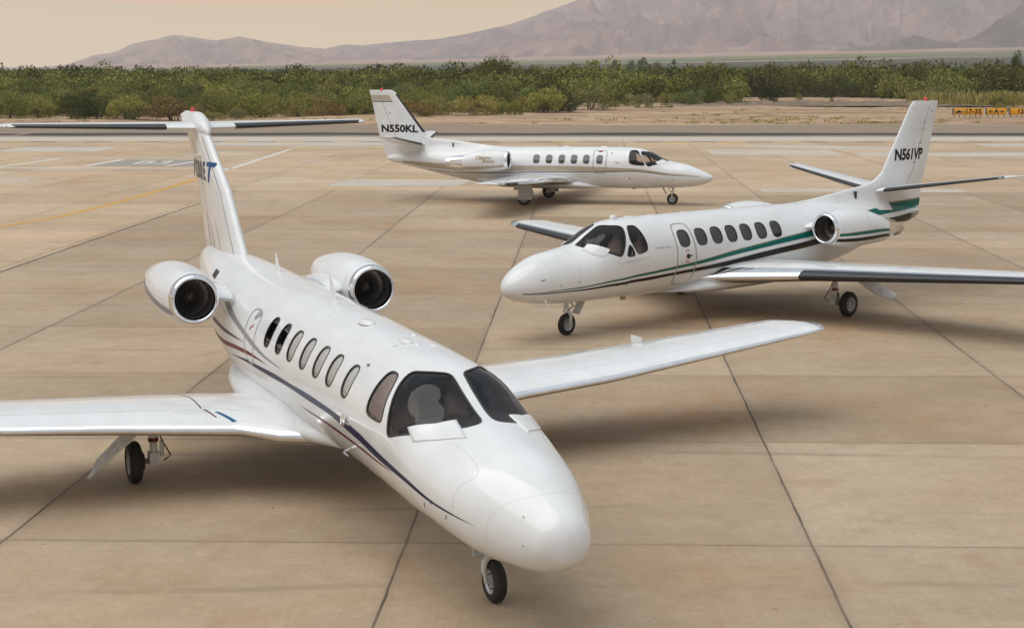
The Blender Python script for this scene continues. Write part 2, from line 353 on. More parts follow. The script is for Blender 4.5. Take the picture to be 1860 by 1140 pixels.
# measured outlines: fuselage stations (aft distance, top, bottom, half width, widest height, shape) and (aft distance, angle) outlines
TAB={'CJ':[(0.0, 1.048, 1.048, 0.0, 1.048, 2.0, 2.0), (0.02, 1.171, 0.927, 0.115, 1.049, 2.0, 2.0), (0.1, 1.29, 0.838, 0.243, 1.049, 2.0, 2.0), (0.3, 1.41, 0.739, 0.355, 1.049, 2.0, 2.05), (0.6, 1.546, 0.678, 0.486, 1.087, 2.0, 2.1), (1.1, 1.692, 0.643, 0.648, 1.167, 2.0, 2.15), (1.6, 1.793, 0.67, 0.739, 1.256, 2.0, 2.2), (2.05, 1.889, 0.699, 0.797, 1.339, 2.05, 2.2), (2.4, 2.029, 0.686, 0.809, 1.392, 2.15, 2.2), (2.8, 2.206, 0.682, 0.811, 1.444, 2.2, 2.15), (3.15, 2.272, 0.679, 0.818, 1.48, 2.1, 2.05), (3.7, 2.32, 0.678, 0.81, 1.524, 2.0, 2.0), (5.0, 2.363, 0.697, 0.781, 1.56, 2.0, 2.0), (8.5, 2.456, 0.674, 0.793, 1.595, 2.0, 2.0), (9.5, 2.471, 0.746, 0.79, 1.623, 2.0, 2.0), (10.5, 2.495, 0.918, 0.72, 1.691, 2.0, 2.0), (11.5, 2.507, 1.171, 0.596, 1.799, 2.0, 2.0), (12.5, 2.498, 1.447, 0.434, 1.923, 2.0, 2.0), (13.4, 2.468, 1.707, 0.269, 2.063, 2.0, 2.0), (14.0, 2.358, 1.907, 0.114, 2.133, 2.0, 2.0), (14.15, 2.218, 2.047, 0.021, 2.133, 2.0, 2.0)],
'V':[(0.0, 1.089, 1.089, 0.0, 1.089, 2.0, 2.0), (0.03, 1.198, 0.98, 0.12, 1.089, 2.0, 2.0), (0.12, 1.315, 0.903, 0.24, 1.089, 2.0, 2.0), (0.44, 1.532, 0.789, 0.419, 1.111, 2.0, 2.0), (0.93, 1.706, 0.712, 0.555, 1.159, 2.0, 2.1), (1.5, 1.78, 0.677, 0.658, 1.213, 2.0, 2.1), (1.85, 1.84, 0.664, 0.713, 1.27, 2.0, 2.1), (2.2, 2.016, 0.657, 0.747, 1.334, 2.1, 2.1), (2.6, 2.193, 0.651, 0.773, 1.394, 2.15, 2.1), (3.0, 2.269, 0.649, 0.795, 1.444, 2.1, 2.0), (3.6, 2.292, 0.639, 0.808, 1.468, 2.0, 2.0), (8.3, 2.276, 0.632, 0.816, 1.459, 2.0, 2.0), (9.3, 2.245, 0.691, 0.786, 1.468, 2.0, 2.0), (10.3, 2.204, 0.81, 0.697, 1.507, 2.0, 2.0), (11.3, 2.143, 1.009, 0.558, 1.576, 2.0, 2.0), (12.3, 2.082, 1.248, 0.419, 1.665, 2.0, 2.0), (13.3, 2.002, 1.478, 0.269, 1.745, 2.0, 2.0), (14.0, 1.922, 1.648, 0.14, 1.785, 2.0, 2.0), (14.22, 1.822, 1.748, 0.03, 1.785, 2.0, 2.0)],
'B':[(0.0, 1.075, 1.075, 0.0, 1.075, 2.0, 2.0), (0.03, 1.155, 0.989, 0.12, 1.077, 2.0, 2.0), (0.2, 1.255, 0.884, 0.26, 1.079, 2.0, 2.0), (0.6, 1.438, 0.765, 0.43, 1.112, 2.0, 2.0), (1.08, 1.604, 0.7, 0.56, 1.152, 2.0, 2.1), (1.6, 1.701, 0.673, 0.67, 1.2, 2.0, 2.1), (1.95, 1.804, 0.662, 0.719, 1.258, 2.0, 2.1), (2.3, 1.988, 0.645, 0.764, 1.319, 2.1, 2.1), (2.65, 2.133, 0.626, 0.79, 1.38, 2.15, 2.1), (2.98, 2.218, 0.618, 0.81, 1.42, 2.1, 2.0), (3.5, 2.246, 0.612, 0.82, 1.429, 2.0, 2.0), (8.3, 2.204, 0.621, 0.819, 1.417, 2.0, 2.0), (9.3, 2.164, 0.702, 0.789, 1.428, 2.0, 2.0), (10.3, 2.103, 0.854, 0.699, 1.479, 2.0, 2.0), (11.3, 2.043, 1.066, 0.559, 1.55, 2.0, 2.0), (12.3, 1.963, 1.287, 0.41, 1.62, 2.0, 2.0), (13.1, 1.863, 1.457, 0.25, 1.66, 2.0, 2.0), (13.55, 1.763, 1.577, 0.12, 1.67, 2.0, 2.0), (13.65, 1.673, 1.667, 0.02, 1.67, 2.0, 2.0)]}
TR={'cj_side':[(3.39, -0.646), (3.229, -0.617), (3.138, -0.655), (3.04, -0.828), (2.996, -0.989), (2.924, -1.201), (2.916, -1.303), (3.132, -1.325), (3.371, -1.327), (3.414, -1.221), (3.414, -1.064), (3.407, -0.846)],
'cj_door':[(8.486, -0.921), (8.553, -1.074), (8.553, -1.271), (8.526, -1.491), (8.463, -1.659), (8.35, -1.743), (8.091, -1.762), (8.062, -1.564), (8.059, -1.38), (8.062, -1.212), (8.046, -1.051), (8.081, -0.933), (8.256, -0.882)],
'cj_navy_top':[(9.49, -1.876), (8.536, -1.744), (7.979, -1.722), (7.057, -1.674), (6.328, -1.674), (5.59, -1.652), (5.08, -1.655), (4.621, -1.652), (4.205, -1.667)],
'cj_navy_bot':[(9.49, -1.876), (8.564, -1.786), (8.016, -1.783), (7.099, -1.76), (6.356, -1.739), (5.629, -1.753), (5.114, -1.745), (4.655, -1.742), (4.328, -1.741)],
'cj_navy2_top':[(5.492, -1.638), (4.858, -1.629), (4.162, -1.634), (3.671, -1.657), (3.217, -1.668), (2.779, -1.681), (2.341, -1.659), (1.967, -1.654), (1.619, -1.685), (1.264, -1.644), (0.839, -1.612)],
'cj_navy2_bot':[(5.534, -1.751), (4.902, -1.751), (4.326, -1.759), (3.825, -1.772), (3.314, -1.786), (2.882, -1.785), (2.405, -1.739), (2.015, -1.725), (1.642, -1.73), (1.281, -1.678), (0.839, -1.612)],
'cj_mar_f':[(6.099, -1.941), (5.558, -1.941), (4.748, -1.932), (3.859, -1.895), (3.32, -1.87), (2.881, -1.826), (2.55, -1.781)],
'cj_mar_top':[(10.8, -1.969), (9.816, -1.723), (9.196, -1.649), (8.476, -1.592), (7.935, -1.591), (7.397, -1.618)],
'cj_mar_bot':[(10.716, -1.993), (9.919, -1.827), (9.23, -1.722), (8.556, -1.66), (7.942, -1.627), (7.397, -1.618)],
'cj_gr_top':[(9.461, -1.116), (9.076, -1.221), (8.555, -1.31), (8.017, -1.408), (7.591, -1.486), (7.143, -1.519), (6.623, -1.542)],
'cj_gr_bot':[(9.716, -1.173), (9.283, -1.283), (8.636, -1.383), (8.114, -1.483), (7.7, -1.526), (7.142, -1.546), (6.623, -1.542)],
'cj_dk_top':[(10.601, -1.54), (9.841, -1.499), (9.181, -1.495), (8.55, -1.496)],
'cj_dk_bot':[(10.761, -1.65), (9.936, -1.574), (9.244, -1.538), (8.55, -1.496)],
'v_side':[(3.002, 0.528), (3.139, 0.532), (3.218, 0.561), (3.246, 0.689), (3.273, 0.912), (3.293, 1.129), (3.281, 1.275), (3.253, 1.331), (3.011, 1.38), (2.965, 1.329), (2.891, 1.133), (2.858, 0.923)],
'v_tri':[(2.787, 1.105), (2.84, 1.127), (2.883, 1.266), (2.905, 1.387), (2.796, 1.395), (2.707, 1.369), (2.696, 1.313)],
'v_door':[(4.316, 0.643), (4.655, 0.654), (4.693, 0.815), (4.717, 1.193), (4.748, 1.482), (4.752, 1.866), (4.761, 2.199), (4.677, 2.434), (4.212, 2.39), (4.172, 2.065), (4.163, 1.709), (4.164, 1.382), (4.148, 1.091), (4.198, 0.731)],
'v_gtop':[(0.228, 1.902), (1.024, 1.809), (1.64, 1.836), (2.309, 1.871), (3.087, 1.909), (4.199, 1.809), (5.025, 1.721), (5.915, 1.577), (6.854, 1.475), (7.841, 1.36), (8.819, 1.261)],
'v_gbot':[(0.23, 1.935), (1.028, 1.843), (1.647, 1.88), (2.32, 1.921), (3.106, 1.97), (4.215, 1.87), (5.042, 1.805), (5.925, 1.694), (6.853, 1.597), (7.825, 1.5), (8.93, 1.415)],
'v_btop':[(0.214, 1.939), (1.035, 1.896), (1.659, 1.942), (2.34, 1.992), (3.132, 2.039), (4.16, 1.966), (5.069, 1.899), (5.949, 1.81), (6.864, 1.697), (7.827, 1.61), (8.922, 1.509)],
'v_bbot':[(0.217, 1.973), (1.042, 1.941), (1.674, 2.006), (2.364, 2.068), (3.171, 2.131), (4.189, 2.039), (5.106, 1.998), (5.997, 1.956), (6.901, 1.854), (7.851, 1.765), (9.076, 1.659)],
'b_side':[(3.237, -0.498), (2.981, -0.436), (2.886, -0.604), (2.614, -1.244), (2.601, -1.307), (2.669, -1.352), (2.966, -1.39), (3.211, -1.316), (3.235, -1.099), (3.245, -0.807)]}


# ------------------------------------------------------------ wheels and gear
def wheel(parent,c,r,w,name='tyre'):
    mb=MB(); p=[]
    for k in range(17):
        a=math.pi*k/16; x=math.cos(a); p.append((-w/2*x/ (1) , r*.62+ (r*.38)*math.sin(a)**.55))
    prof=[(h,q) for h,q in p]; prof=[(-w*.36,r*.56)]+prof+[(w*.36,r*.56)]
    mb.lathe(c,(0,1,0),prof,0,48)
    for g in (-.22,-.07,.07,.22):
        mb.lathe(c,(0,1,0),[(w*g-.004,r*.985),(w*g-.002,r*1.002),(w*g+.002,r*1.002),(w*g+.004,r*.985)],0,48)
    t=mb.build('tyre',M['tyre'],parent)
    mb=MB()
    for sgn in (-1,1):
        q=[(w*.40,r*.62),(w*.42,r*.58),(w*.37,r*.54),(w*.30,r*.50),(w*.26,r*.38),(w*.24,r*.22),(w*.34,r*.2),(w*.36,r*.06),(w*.36,0.0005)]
        mb.lathe(c,(0,sgn,0),q,0,40,ms=[0,0,0,0,0,0,0,1])
        for k in range(8):
            a=2*math.pi*k/8; cc=(c[0]+math.cos(a)*r*.36,c[1]+sgn*w*.262,c[2]+math.sin(a)*r*.36)
            mb.lathe(cc,(0,sgn,0),[(0,r*.055),(.006,r*.05),(.007,.0005)],1,10)
    mb.build('rim',[M['rim'],M['gap']],parent)
def nose_gear(root,s,zb,r=.22,w=.13,side=-1,rake=.0):
    g=empty('nose_gear',(-s,0,0)); g.parent=root
    mb=MB(); mb.tube([(0.02+rake,0,zb+.25),(0.01,0,r*2+.10)],.045,0,16); mb.tube([(0.01,0,r*2+.16),(0,0,r*2+.03)],.032,1,14)
    mb.tube([(0,-.09,r*2+.035),(0,.09,r*2+.035)],.03,0,12)
    for sd in ((side,) if side else (-1,1)):
        mb.tube([(0,sd*.05,r*2+.05),(-.005,sd*.105,r*2-.01),(-.01,sd*.112,r*1.6),(0,sd*.098,r*1.25),(0,sd*.09,r*.95)],[.03,.034,.03,.024,.02],0,12)
    mb.tube([(0,-.1,r),(0,.1,r)],.018,1,12)
    mb.tube([(-.02,0,zb+.05),(-.20,0,zb-.02+(2*r+.05-zb)*.35),(-.03,0,r*2+.06)],.014,2,8)
    mb.tube([(.05,-.03,r*2+.16),(.12,-.03,r*2+.2),(.03,-.03,zb+.05)],.008,1,6)
    mb.tube([(-.12,.03,r*2+.02),(.12,-.02,r*2+.12)],.008,1,6)
    mb.build('gear_leg',[M['white2'],M['chrome'],M['dkmetal']],g); wheel(g,(0,0,r),r,w)
    d=MB(); rot=Matrix.Rotation(R(-18),3,'Y'); d.box((-.33,side*.02,zb-.10),(.03,.2,.34),0,Matrix.Rotation(R(-32),3,'Y')); d.build('gear_door',M['white2'],g,smooth=False)
    return g
def main_gear(root,s,y,zt,r=.27,w=.19,link=True,door='out'):
    sg=1 if y>0 else -1
    g=empty('main_gear',(-s,y,0)); g.parent=root; mb=MB(); iy=-sg*.22
    mb.tube([(.22,iy,zt+.12),(.2,iy,r+.34)],.062,0,16); mb.tube([(.2,iy,r+.36),(.2,iy,r+.05)],[.052,.045],0,14)
    mb.box((.2,iy,r+.08),(.15,.13,.16),0); mb.tube([(.2,iy,r+.02),(0,iy+sg*.02,r)],.05,0,12); mb.tube([(0,iy-sg*.03,r),(0,0,r)],.035,1,12)
    mb.tube([(.05,iy,r+.06),(.12,iy-sg*.07,zt+.05)],.026,1,10); mb.tube([(.22,iy-sg*.1,r+.1),(.24,iy-sg*.1,r+.3)],.03,0,10)
    mb.tube([(.26,iy-sg*.12,r+.05),(.30,iy-sg*.2,r+.12),(.24,iy-sg*.1,r+.32),(.2,iy,zt)],.011,2,6)
    mb.tube([(.2,iy,zt-.1),(.15,iy-sg*.5,zt+.05)],.022,1,8)
    mb.lathe((.2,iy,r+.30),(0,0,1),[(0,.06),(0,.068),(.05,.068),(.05,.06)],3,16)
    mb.lathe((0,0,r),(0,-sg,0),[(.03,.12),(.12,.12),(.13,.1),(.13,.001)],2,20)
    mb.build('gear_leg',[M['white2'],M['chrome'],M['dkmetal'],M['maroon']],g); wheel(g,(0,0,r),r,w)
    return g
def plate(name,P,th,m,parent):
    P=[Vector(p) for p in P]; n=(P[1]-P[0]).cross(P[2]-P[0]).normalized()*th; k=len(P)
    return meshobj(name,[tuple(p) for p in P]+[tuple(p+n) for p in P],[tuple(range(k)),tuple(range(2*k-1,k-1,-1))]+[(i,(i+1)%k,k+(i+1)%k,k+i) for i in range(k)],m,parent,smooth=False)
# ------------------------------------------------------------ engines
def nacelle(root,s,y,z,prof,ri,length,droop=0,stripes=None,exhaust=None,ringw=.16,bend=0):
    # prof: list of (distance aft of the lip, outer radius); ri: intake radius
    sg=1 if y>0 else -1
    n=56; mb=MB()
    f=pchip([p[0] for p in prof],[p[1] for p in prof]); xs=np.r_[np.linspace(ringw,prof[-1][0],34)]
    V=[];q=np.linspace(0,2*math.pi,n,endpoint=False)
    for x in xs:
        r=float(f(x)); V.append(np.stack([np.full(n,-(s+x)),y+np.cos(q)*r,z+np.sin(q)*r*1.0+bend*(x/length)**2],-1))
    V=np.vstack(V); mb.add(V,[(i*n+k,i*n+(k+1)%n,(i+1)*n+(k+1)%n,(i+1)*n+k) for i in range(len(xs)-1) for k in range(n)],0)
    eng_root=None
    if stripes:
        for (a0,a1,x0,x1,b0,b1,m) in stripes:       # angle band (deg, 0 = outboard, 90 = up), swept from a at x0 to b at x1
            nn,rr=30,4;W=[]
            for i in range(nn):
                t=i/(nn-1); x=x0+(x1-x0)*t; r=float(f(x))+.003
                for j in range(rr):
                    a=R((a0+(b0-a0)*t)+((a1+(b1-a1)*t)-(a0+(b0-a0)*t))*j/(rr-1)); W.append((-(s+x),y+sg*math.cos(a)*r,z+math.sin(a)*r+bend*(x/length)**2))
            mb.add(W,[(i*rr+j,i*rr+j+1,(i+1)*rr+j+1,(i+1)*rr+j) for i in range(nn-1) for j in range(rr-1)],m)
    x=ringw*2.2; r=float(f(x)); mb.lathe((-(s+x),y,z),(1,0,0),[(-.004,r),(-.003,r+.0015),(.003,r+.0015),(.004,r)],1,n)
    x=length*.55; r=float(f(x)); mb.lathe((-(s+x),y,z),(1,0,0),[(-.004,r),(-.003,r+.0015),(.003,r+.0015),(.004,r)],1,n)
    nac=mb.build('engine_nacelle',[M['white'],M['line'],M['grey'],M['green'],M['black'],M['gold'],M['white2'],M['chrome']],root,sharp=60)
    # polished intake ring
    ro=float(f(ringw)); k=MB(); P=[]
    for i in range(15):
        a=math.pi*i/14*.5; P.append((-ringw*(1-math.sin(a)),ro-(ro-(ri+.03))*(1-math.cos(a))))
    P2=[]
    for i in range(9): a=math.pi/2*i/8; P2.append((-.045*(1-math.cos(a)),ri+.03-.03*math.sin(a)))
    P2+=[(-.10,ri*.985)]
    k.lathe((-s,y,z),(1,0,0),[(a,b) for a,b in P]+P2[1:],0,n); k.build('intake_ring',M['chrome'],nac,sharp=80)
    k=MB(); dpt=.46; k.lathe((-s,y,z),(1,0,0),[(-.098,ri*.986),(-.3,ri*.97),(-dpt,ri*.96),(-dpt-.1,ri*.96),(-dpt-.1,.001)],0,n)
    k.build('intake_duct',M['duct'],nac)
    k=MB(); k.lathe((-s-dpt+.16,y,z),(1,0,0),[(0.02,.001),(0,.03),(-.06,.075),(-.14,.1),(-.2,.11)],0,24)
    for b in range(20):
        a0=2*math.pi*b/20; rows=[]
        for j in range(9):
            t=j/8; rr=.1+(ri*.95-.1)*t; a=a0+.42*math.sin(t*1.5)*t; tw=.55+.65*t; ch=.11+.05*t
            for e in (-1,-.3,.3,1):
                da=e*ch*.5*math.sin(tw)/rr; rows.append((-s-dpt+.06-e*ch*.5*math.cos(tw),y+math.cos(a+da)*rr,z+math.sin(a+da)*rr))
        k.add(rows,[(j*4+e,j*4+e+1,(j+1)*4+e+1,(j+1)*4+e) for j in range(8) for e in range(3)],0)
    for b in range(6):
        a=2*math.pi*b/6; k.lathe((-s-dpt+.085,y+math.cos(a)*.085,z+math.sin(a)*.085),(1,0,0),[(0,.004),(.006,.004),(.007,.0005)],1,8)
    k.build('fan',[M['fan'],M['metal']],nac)
    # exhaust
    xe,re_=prof[-1]; k=MB(); ze=z+bend*(xe/length)**2
    ex=exhaust or .5
    k.lathe((-(s+xe),y,ze),(-1,0,0),[(-.01,re_*.97),(0,re_*.95),(ex*.5,re_*.80),(ex,re_*.62),(ex-.02,re_*.58),(ex*.4,re_*.55),(0,re_*.5)],0,n)
    k.lathe((-(s+xe),y,ze),(-1,0,0),[(0,re_*.35),(ex*.6,re_*.3),(ex*1.1,.002)],1,24)
    k.build('exhaust_nozzle',[M['chrome'],M['dkmetal']],nac,sharp=80)
    return nac
def pylon(root,s0,s1,y0,y1,z,th=.1,intake=True):
    sg=1 if y1>0 else -1
    mb=MB(); Foil([(s0-.06,y0,z-.02,s1-s0,th),(s0,y1,z+.03,s1-s0,th)]).mesh(mb,4,18)
    if intake: mb.tube([(-(s0+.03),y0+(y1-y0)*.2,z),(-(s0+.03),y0+(y1-y0)*.95,z+.02)],.045,0,12)
    o=mb.build('engine_pylon',[M['white'],M['gap']],root)
    return o
def fan_text(root): pass
# ------------------------------------------------------------ cockpit
def cockpit(root,F,holes,s1,shadem=None,zs=0,dash=1.0):
    S=np.arange(1.75,s1,.045); PH=-math.pi+2*math.pi*(np.arange(110)+.5)/110
    V,Fc=skin(F,S,PH,holes,-.045); meshobj('cabin_lining',V,Fc,M['lining'],root)
    mb=MB()
    zf=.95+zs; mb.box((-(1.75+s1)/2,0,zf),(s1-1.75,1.2,.03))
    for sgn in (1,): mb.box((-3.95,0,1.5+zs),(.04,1.15,1.1))
    mb.build('cabin_floor',M['lining'],root,smooth=False)
    for sd in (-1,1):
        y=sd*.36; m=MB()
        m.box((-3.25,y,1.22+zs),(.42,.44,.16),0)
        n=10;V=[];Fc=[]
        prof=[(.0,.0,.20),(.15,-.03,.21),(.4,-.07,.21),(.52,-.1,.18),(.57,-.115,.10),(.60,-.12,.09),(.76,-.14,.125),(.82,-.145,.09),(.83,-.15,.01)]
        for (h,x,wd) in prof:
            for k in range(n):
                a=2*math.pi*k/n; V.append((-3.42+x+math.cos(a)*.07*(1 if h<.85 else .6),y+math.copysign(abs(math.sin(a))**.5,math.sin(a))*wd,1.25+zs+h))
        for i in range(len(prof)-1):
            for k in range(n): Fc.append((i*n+k,i*n+(k+1)%n,(i+1)*n+(k+1)%n,(i+1)*n+k))
        m.add(V,Fc,1); m.build('pilot_seat',[M['seat'],M['seatlight']],root,sharp=50)
    # glareshield and yokes
    V=[];Fc=[];n=25
    for i in range(n):
        t=-1+2*i/(n-1); y=t*.70; b=1-abs(t)**3
        zt=1.60+zs+.10*b*dash; x0=-(1.98+.25*abs(t)**2); x1=-(2.62+.0*b)
        zr=float(F.pt(np.array([-x0]),np.array([0.]))[0,2])
        V+=[(x0,y,zt-.07),((x0+x1)/2,y,zt+.035*b),(x1,y,zt),(x1-.01,y,zt-.04),(x1+.12,y,zt-.30),(x1+.14,y,1.0+zs)]
    for i in range(n-1):
        for k in range(5): Fc.append((i*6+k,i*6+k+1,(i+1)*6+k+1,(i+1)*6+k))
    m=MB(); m.add(V,Fc); 
    for y in (-.36,.36): m.tube([(-2.6,y,1.42+zs),(-2.8,y,1.45+zs)],.02); m.tube([(-2.82,y-.14,1.55+zs),(-2.82,y-.12,1.44+zs),(-2.82,y,1.42+zs),(-2.82,y+.12,1.44+zs),(-2.82,y+.14,1.55+zs)],.016)
    m.tube([(-2.35,.0,1.72+zs),(-2.35,0,1.79+zs)],.025); m.lathe((-2.36,0,1.80+zs),(0,0,1),[(-.035,.001),(-.03,.03),(0,.04),(.03,.03),(.035,.001)],0,12)
    m.build('instrument_panel',M['dash'],root,sharp=50)
def build_windows(root,F,panes,wins,sealm,shades,backing_mats,cab_w=.02,framem=None):
    for nm,P in panes:
        V,Fc=patch(F,P,-.006,10); o=meshobj(nm,V,Fc,M['glass'],root)
        k=MB(); ribbon(F,P,.024,.004,True,80,k); k.build('window_frame',framem or M['seal'],o)
    for i,P in enumerate(wins):
        V,Fc=patch(F,P,-.008,6); o=meshobj('cabin_window',V,Fc,M['cabglass'],root)
        k=MB(); ribbon(F,P,cab_w,.004,True,None,k); k.build('window_frame',sealm,o)
        sm=backing_mats[i] if i<len(backing_mats) else None
        if sm:
            Q=P.copy(); c=P.mean(0); Q=c+(P-c)*1.25; V,Fc=patch(F,Q,-.018,4); meshobj('window_shade_sheen',V,Fc,sm,o)  # smoked blinds on two jets; near jet's are added panels painting sky reflection
def mir(P): P=np.array(P,float).copy(); P[:,1]*=-1; return P[::-1]
def lathe_pts(): pass
def beacon(parent,x,y,z,r=.05):
    k=MB(); k.lathe((x,y,z),(0,0,1),[(-.02,r*1.1),(0,r*1.1),(0,r),(r*.9,r*.9),(r*1.5,r*.55),(r*1.7,.001)],0,20); k.build('beacon_light',M['beacon'],parent)
def wick(mb,p,L=.16): mb.tube([p,(p[0]-L,p[1],p[2]-.01)],.004,1,5)
def gravel(): pass
SG=lambda L:np.r_[np.linspace(0,1,46)**2*.6,np.arange(.62,8.7,.025),np.linspace(8.71,L,90)]
PHI=-math.pi+2*math.pi*(np.arange(200)+.5)/200

def text_on_fin(foil,mb,body,W,Hh,s,z,side,m=0,shear=0,offset=.012,off=.005):
    V,F=text_mesh(body,.4,shear,offset); V=V-(V.min(0)+V.max(0))/2; e=V.max(0)-V.min(0); V=V*[W/e[0],Hh/e[1],0]; out=[]
    dirn=1 if side>0 else -1       # port side: aft is to the right
    for v in V:
        ss=s+dirn*v[0]; zz=z+v[1]
        u=float(np.interp(zz,foil.a[:,2],foil.u)); le=np.interp(u,foil.u,foil.a[:,0]); c=np.interp(u,foil.u,foil.a[:,3])
        p=foil.pt(u,min(.99,max(.01,(ss-le)/c)),side,off).ravel(); out.append((-ss,p[1],zz))
    mb.add(out,F,m)
def text_on_fus(F,body,size,s,z,side,mb,m,shear=0,offset=0,sx=1,slope=0,off=.003):
    V,Fc=text_mesh(body,size,shear,offset); dirn=1 if side>0 else -1; out=[]
    for v in V:
        ss=s+dirn*v[0]*sx; zz=z+v[1]+slope*v[0]; ph=F.phz(ss,zz,side); out.append(F.off(np.array([ss]),np.array([ph]),off)[0])
    mb.add(out,Fc,m)
def gearbay(): pass

# ===================================================== NEAR JET (white, navy and maroon sweeps, T-tail)
def near_jet():
    root=empty('business_jet',(.532,13.952,0),R(-66.03))
    tag(root,'nearest white T-tail business jet with navy and maroon swooshes, nose pointing at the viewer','jet aircraft','parked white business jets')
    F=Fus(TAB['CJ']); D=TR
    wsR=np.array([(3.061,-.462),(2.937,-.365),(2.811,-.192),(2.743,-.068),(2.633,-.062),(2.419,-.062),(2.132,-.066),(1.865,-.075),(1.845,-.26),(1.87,-.40),(2.022,-.703),(2.23,-1.0),(2.635,-1.368),(2.711,-1.368),(2.757,-1.235),(2.832,-1.051),(2.916,-.867),(3.01,-.656)])
    wsR=resample(chaikin(wsR,2),90); side=resample(chaikin(D['cj_side'],2),64)
    wins=[superel(s,-1.105,.285,.50,2.7,40,-.10) for s in (7.465,6.94,6.42,5.88,5.34,4.82,4.205)]
    holes=[wsR,mir(wsR),side,mir(side)]+wins+[mir(p) for p in wins]
    V,Fc=skin(F,SG(F.len),PHI,holes); mb=MB(); mb.add(V,[tuple(f) for f in Fc],0)
    sw=lambda a:[(s,-p) for s,p in a]
    for fl in (False,True):
        g=(lambda a:sw(a)) if fl else (lambda a:list(a))
        nt_=D['cj_navy_top'][:-2]+[(4.62,-1.652),(4.162,-1.648)]+D['cj_navy2_top'][3:]
        nb_=D['cj_navy_bot'][:-1]+[(4.62,-1.745),(4.15,-1.765)]+D['cj_navy2_bot'][3:]
        band(F,g(nt_),g(nb_),mb,1,150)
        mf=np.array(D['cj_mar_f']); wd=np.array([.0,.018,.024,.024,.02,.012,0])
        band(F,g([(s,p+w_) for (s,p),w_ in zip(mf,wd)]),g([(s,p-w_) for (s,p),w_ in zip(mf,wd)]),mb,2,90)
        band(F,g([(10.9,-1.90)]+D['cj_mar_top'][1:]),g([(10.9,-2.0)]+D['cj_mar_bot'][1:]),mb,2,70)
        band(F,g([(9.9,-1.02)]+D['cj_gr_top']),g([(10.15,-1.10)]+D['cj_gr_bot']),mb,3,80)
        band(F,g(D['cj_dk_top']),g(D['cj_dk_bot']),mb,1,50)
    # panel gaps
    rad=[(.742,-1.95),(.71,-1.565),(.69,-1.311),(.645,-1.087),(.55,-.816),(.44,-.456),(.40,0)]; rad=rad+[(s,-p) for s,p in rad[:-1]][::-1]
    ribbon(F,chaikin(rad,2,False),.004,.0006,False,90,mb,4)
    for q in (1,-1):
        bd=[(1.203,-1.6*q),(1.208,-1.36*q),(1.19,-1.16*q),(1.12,-.95*q),(1.06,-.82*q),(1.16,-.68*q),(1.45,-.62*q),(1.72,-.68*q)]
        ribbon(F,chaikin(bd,2,False),.006,.0008,False,60,mb,4)
        for s,p0,p1 in ((1.33,-1.74,-1.84),(1.77,-1.82,-1.93)): ribbon(F,np.array([(s,p0*q),(s+.03,p1*q)]),.014,.002,False,6,mb,5)
        ribbon(F,np.array([(9.7,-.25*q),(9.75,-1.9*q)]),.006,.0008,False,40,mb,4)
        for s_ in (5.08,6.15,7.2,8.75,10.6): ribbon(F,np.array([(s_,-.05*q),(s_,-.80*q)]),.004,.0006,False,24,mb,4)
        ribbon(F,np.array([(3.7,-.42*q),(10.6,-.42*q)]),.004,.0006,False,90,mb,4)
        ribbon(F,np.array([(3.62,-.05*q),(3.66,-1.2*q),(3.66,-2.6*q)]),.004,.0006,False,40,mb,4)
    for s,p in ((.36,-.92),(.36,.92),(.28,-1.6),(1.62,-1.74)): patch(F,superel(s,p,.02,.03,2,10),.003,2,mb,5)
    patch(F,superel(8.27,-1.02,.12,.10,2,16),.003,2,mb,6); 
    for k in range(5): patch(F,superel(8.36-.03*k,-1.24+.02*k,.018,.05,4,8),.003,2,mb,7)
    fus=mb.build('fuselage',[M['white'],M['navy'],M['maroon'],M['grey'],M['line'],M['gap'],M['rim'],M['red']],root,sharp=60)
    k=MB(); ribbon(F,resample(chaikin(D['cj_door'],2),70),.032,.004,True,None,k); o=k.build('emergency_exit_seal',M['frame'],root)
    k=MB(); patch(F,superel(8.20,-.96,.16,.10,3,16),.006,2,k); k.build('exit_handle',M['rim'],o)
    cockpit(root,F,holes,8.6,zs=.07,dash=1.0)
    sh=[None,None]+[M['shade']]*5  # added pale panels put sky reflection into five cabin windows per side
    build_windows(root,F,[('windshield_pane',wsR),('windshield_pane',mir(wsR)),('side_cockpit_window',side),('side_cockpit_window',mir(side))],wins+[mir(p) for p in wins],M['seal'],[],sh+sh,.022)
    for sp in (side,mir(side)):
        Q=sp.mean(0)+(sp-sp.mean(0))*1.08; V_,F_=patch(F,Q,-.02,4); meshobj('window_shade_sheen',V_,F_,M['sheenbrown'],root)  # added panels painting pale reflections into the side cockpit windows
    # raised white shields at the foot of both windshield panes
    for q in (1,-1):
        P=np.array([(2.372,-1.0*q),(2.128,-.625*q),(2.04,-.36*q),(1.85,-.40*q),(1.66,-.46*q),(1.888,-.766*q),(2.165,-1.07*q)]) 
        V,Fc=patch(F,resample(P,84),.0085,6); n=84; b=F.off(*resample(P,84).T,-.002); V=np.vstack([V,b]); o0=len(V)-n
        Fc=list(Fc)+[(k_,(k_+1)%n,o0+(k_+1)%n,o0+k_) for k_ in range(n)]
        meshobj('windshield_air_outlet',V,Fc,M['white'],root)
    # wing fairing under the cabin
    k=MB(); ss=np.linspace(4.7,10.9,46); V=[];n=36
    f=pchip([4.7,5.3,5.8,6.3,7.5,8.6,9.4,10.2,10.9],[.18,.34,.52,.74,.86,.87,.80,.58,.25]); zb=pchip([4.7,5.6,6.5,8.8,9.8,10.9],[.80,.73,.67,.66,.78,1.08]); zt=pchip([4.7,5.6,6.5,7.4,9.0,10.2,10.9],[.86,.98,1.08,1.16,1.2,1.18,1.14])
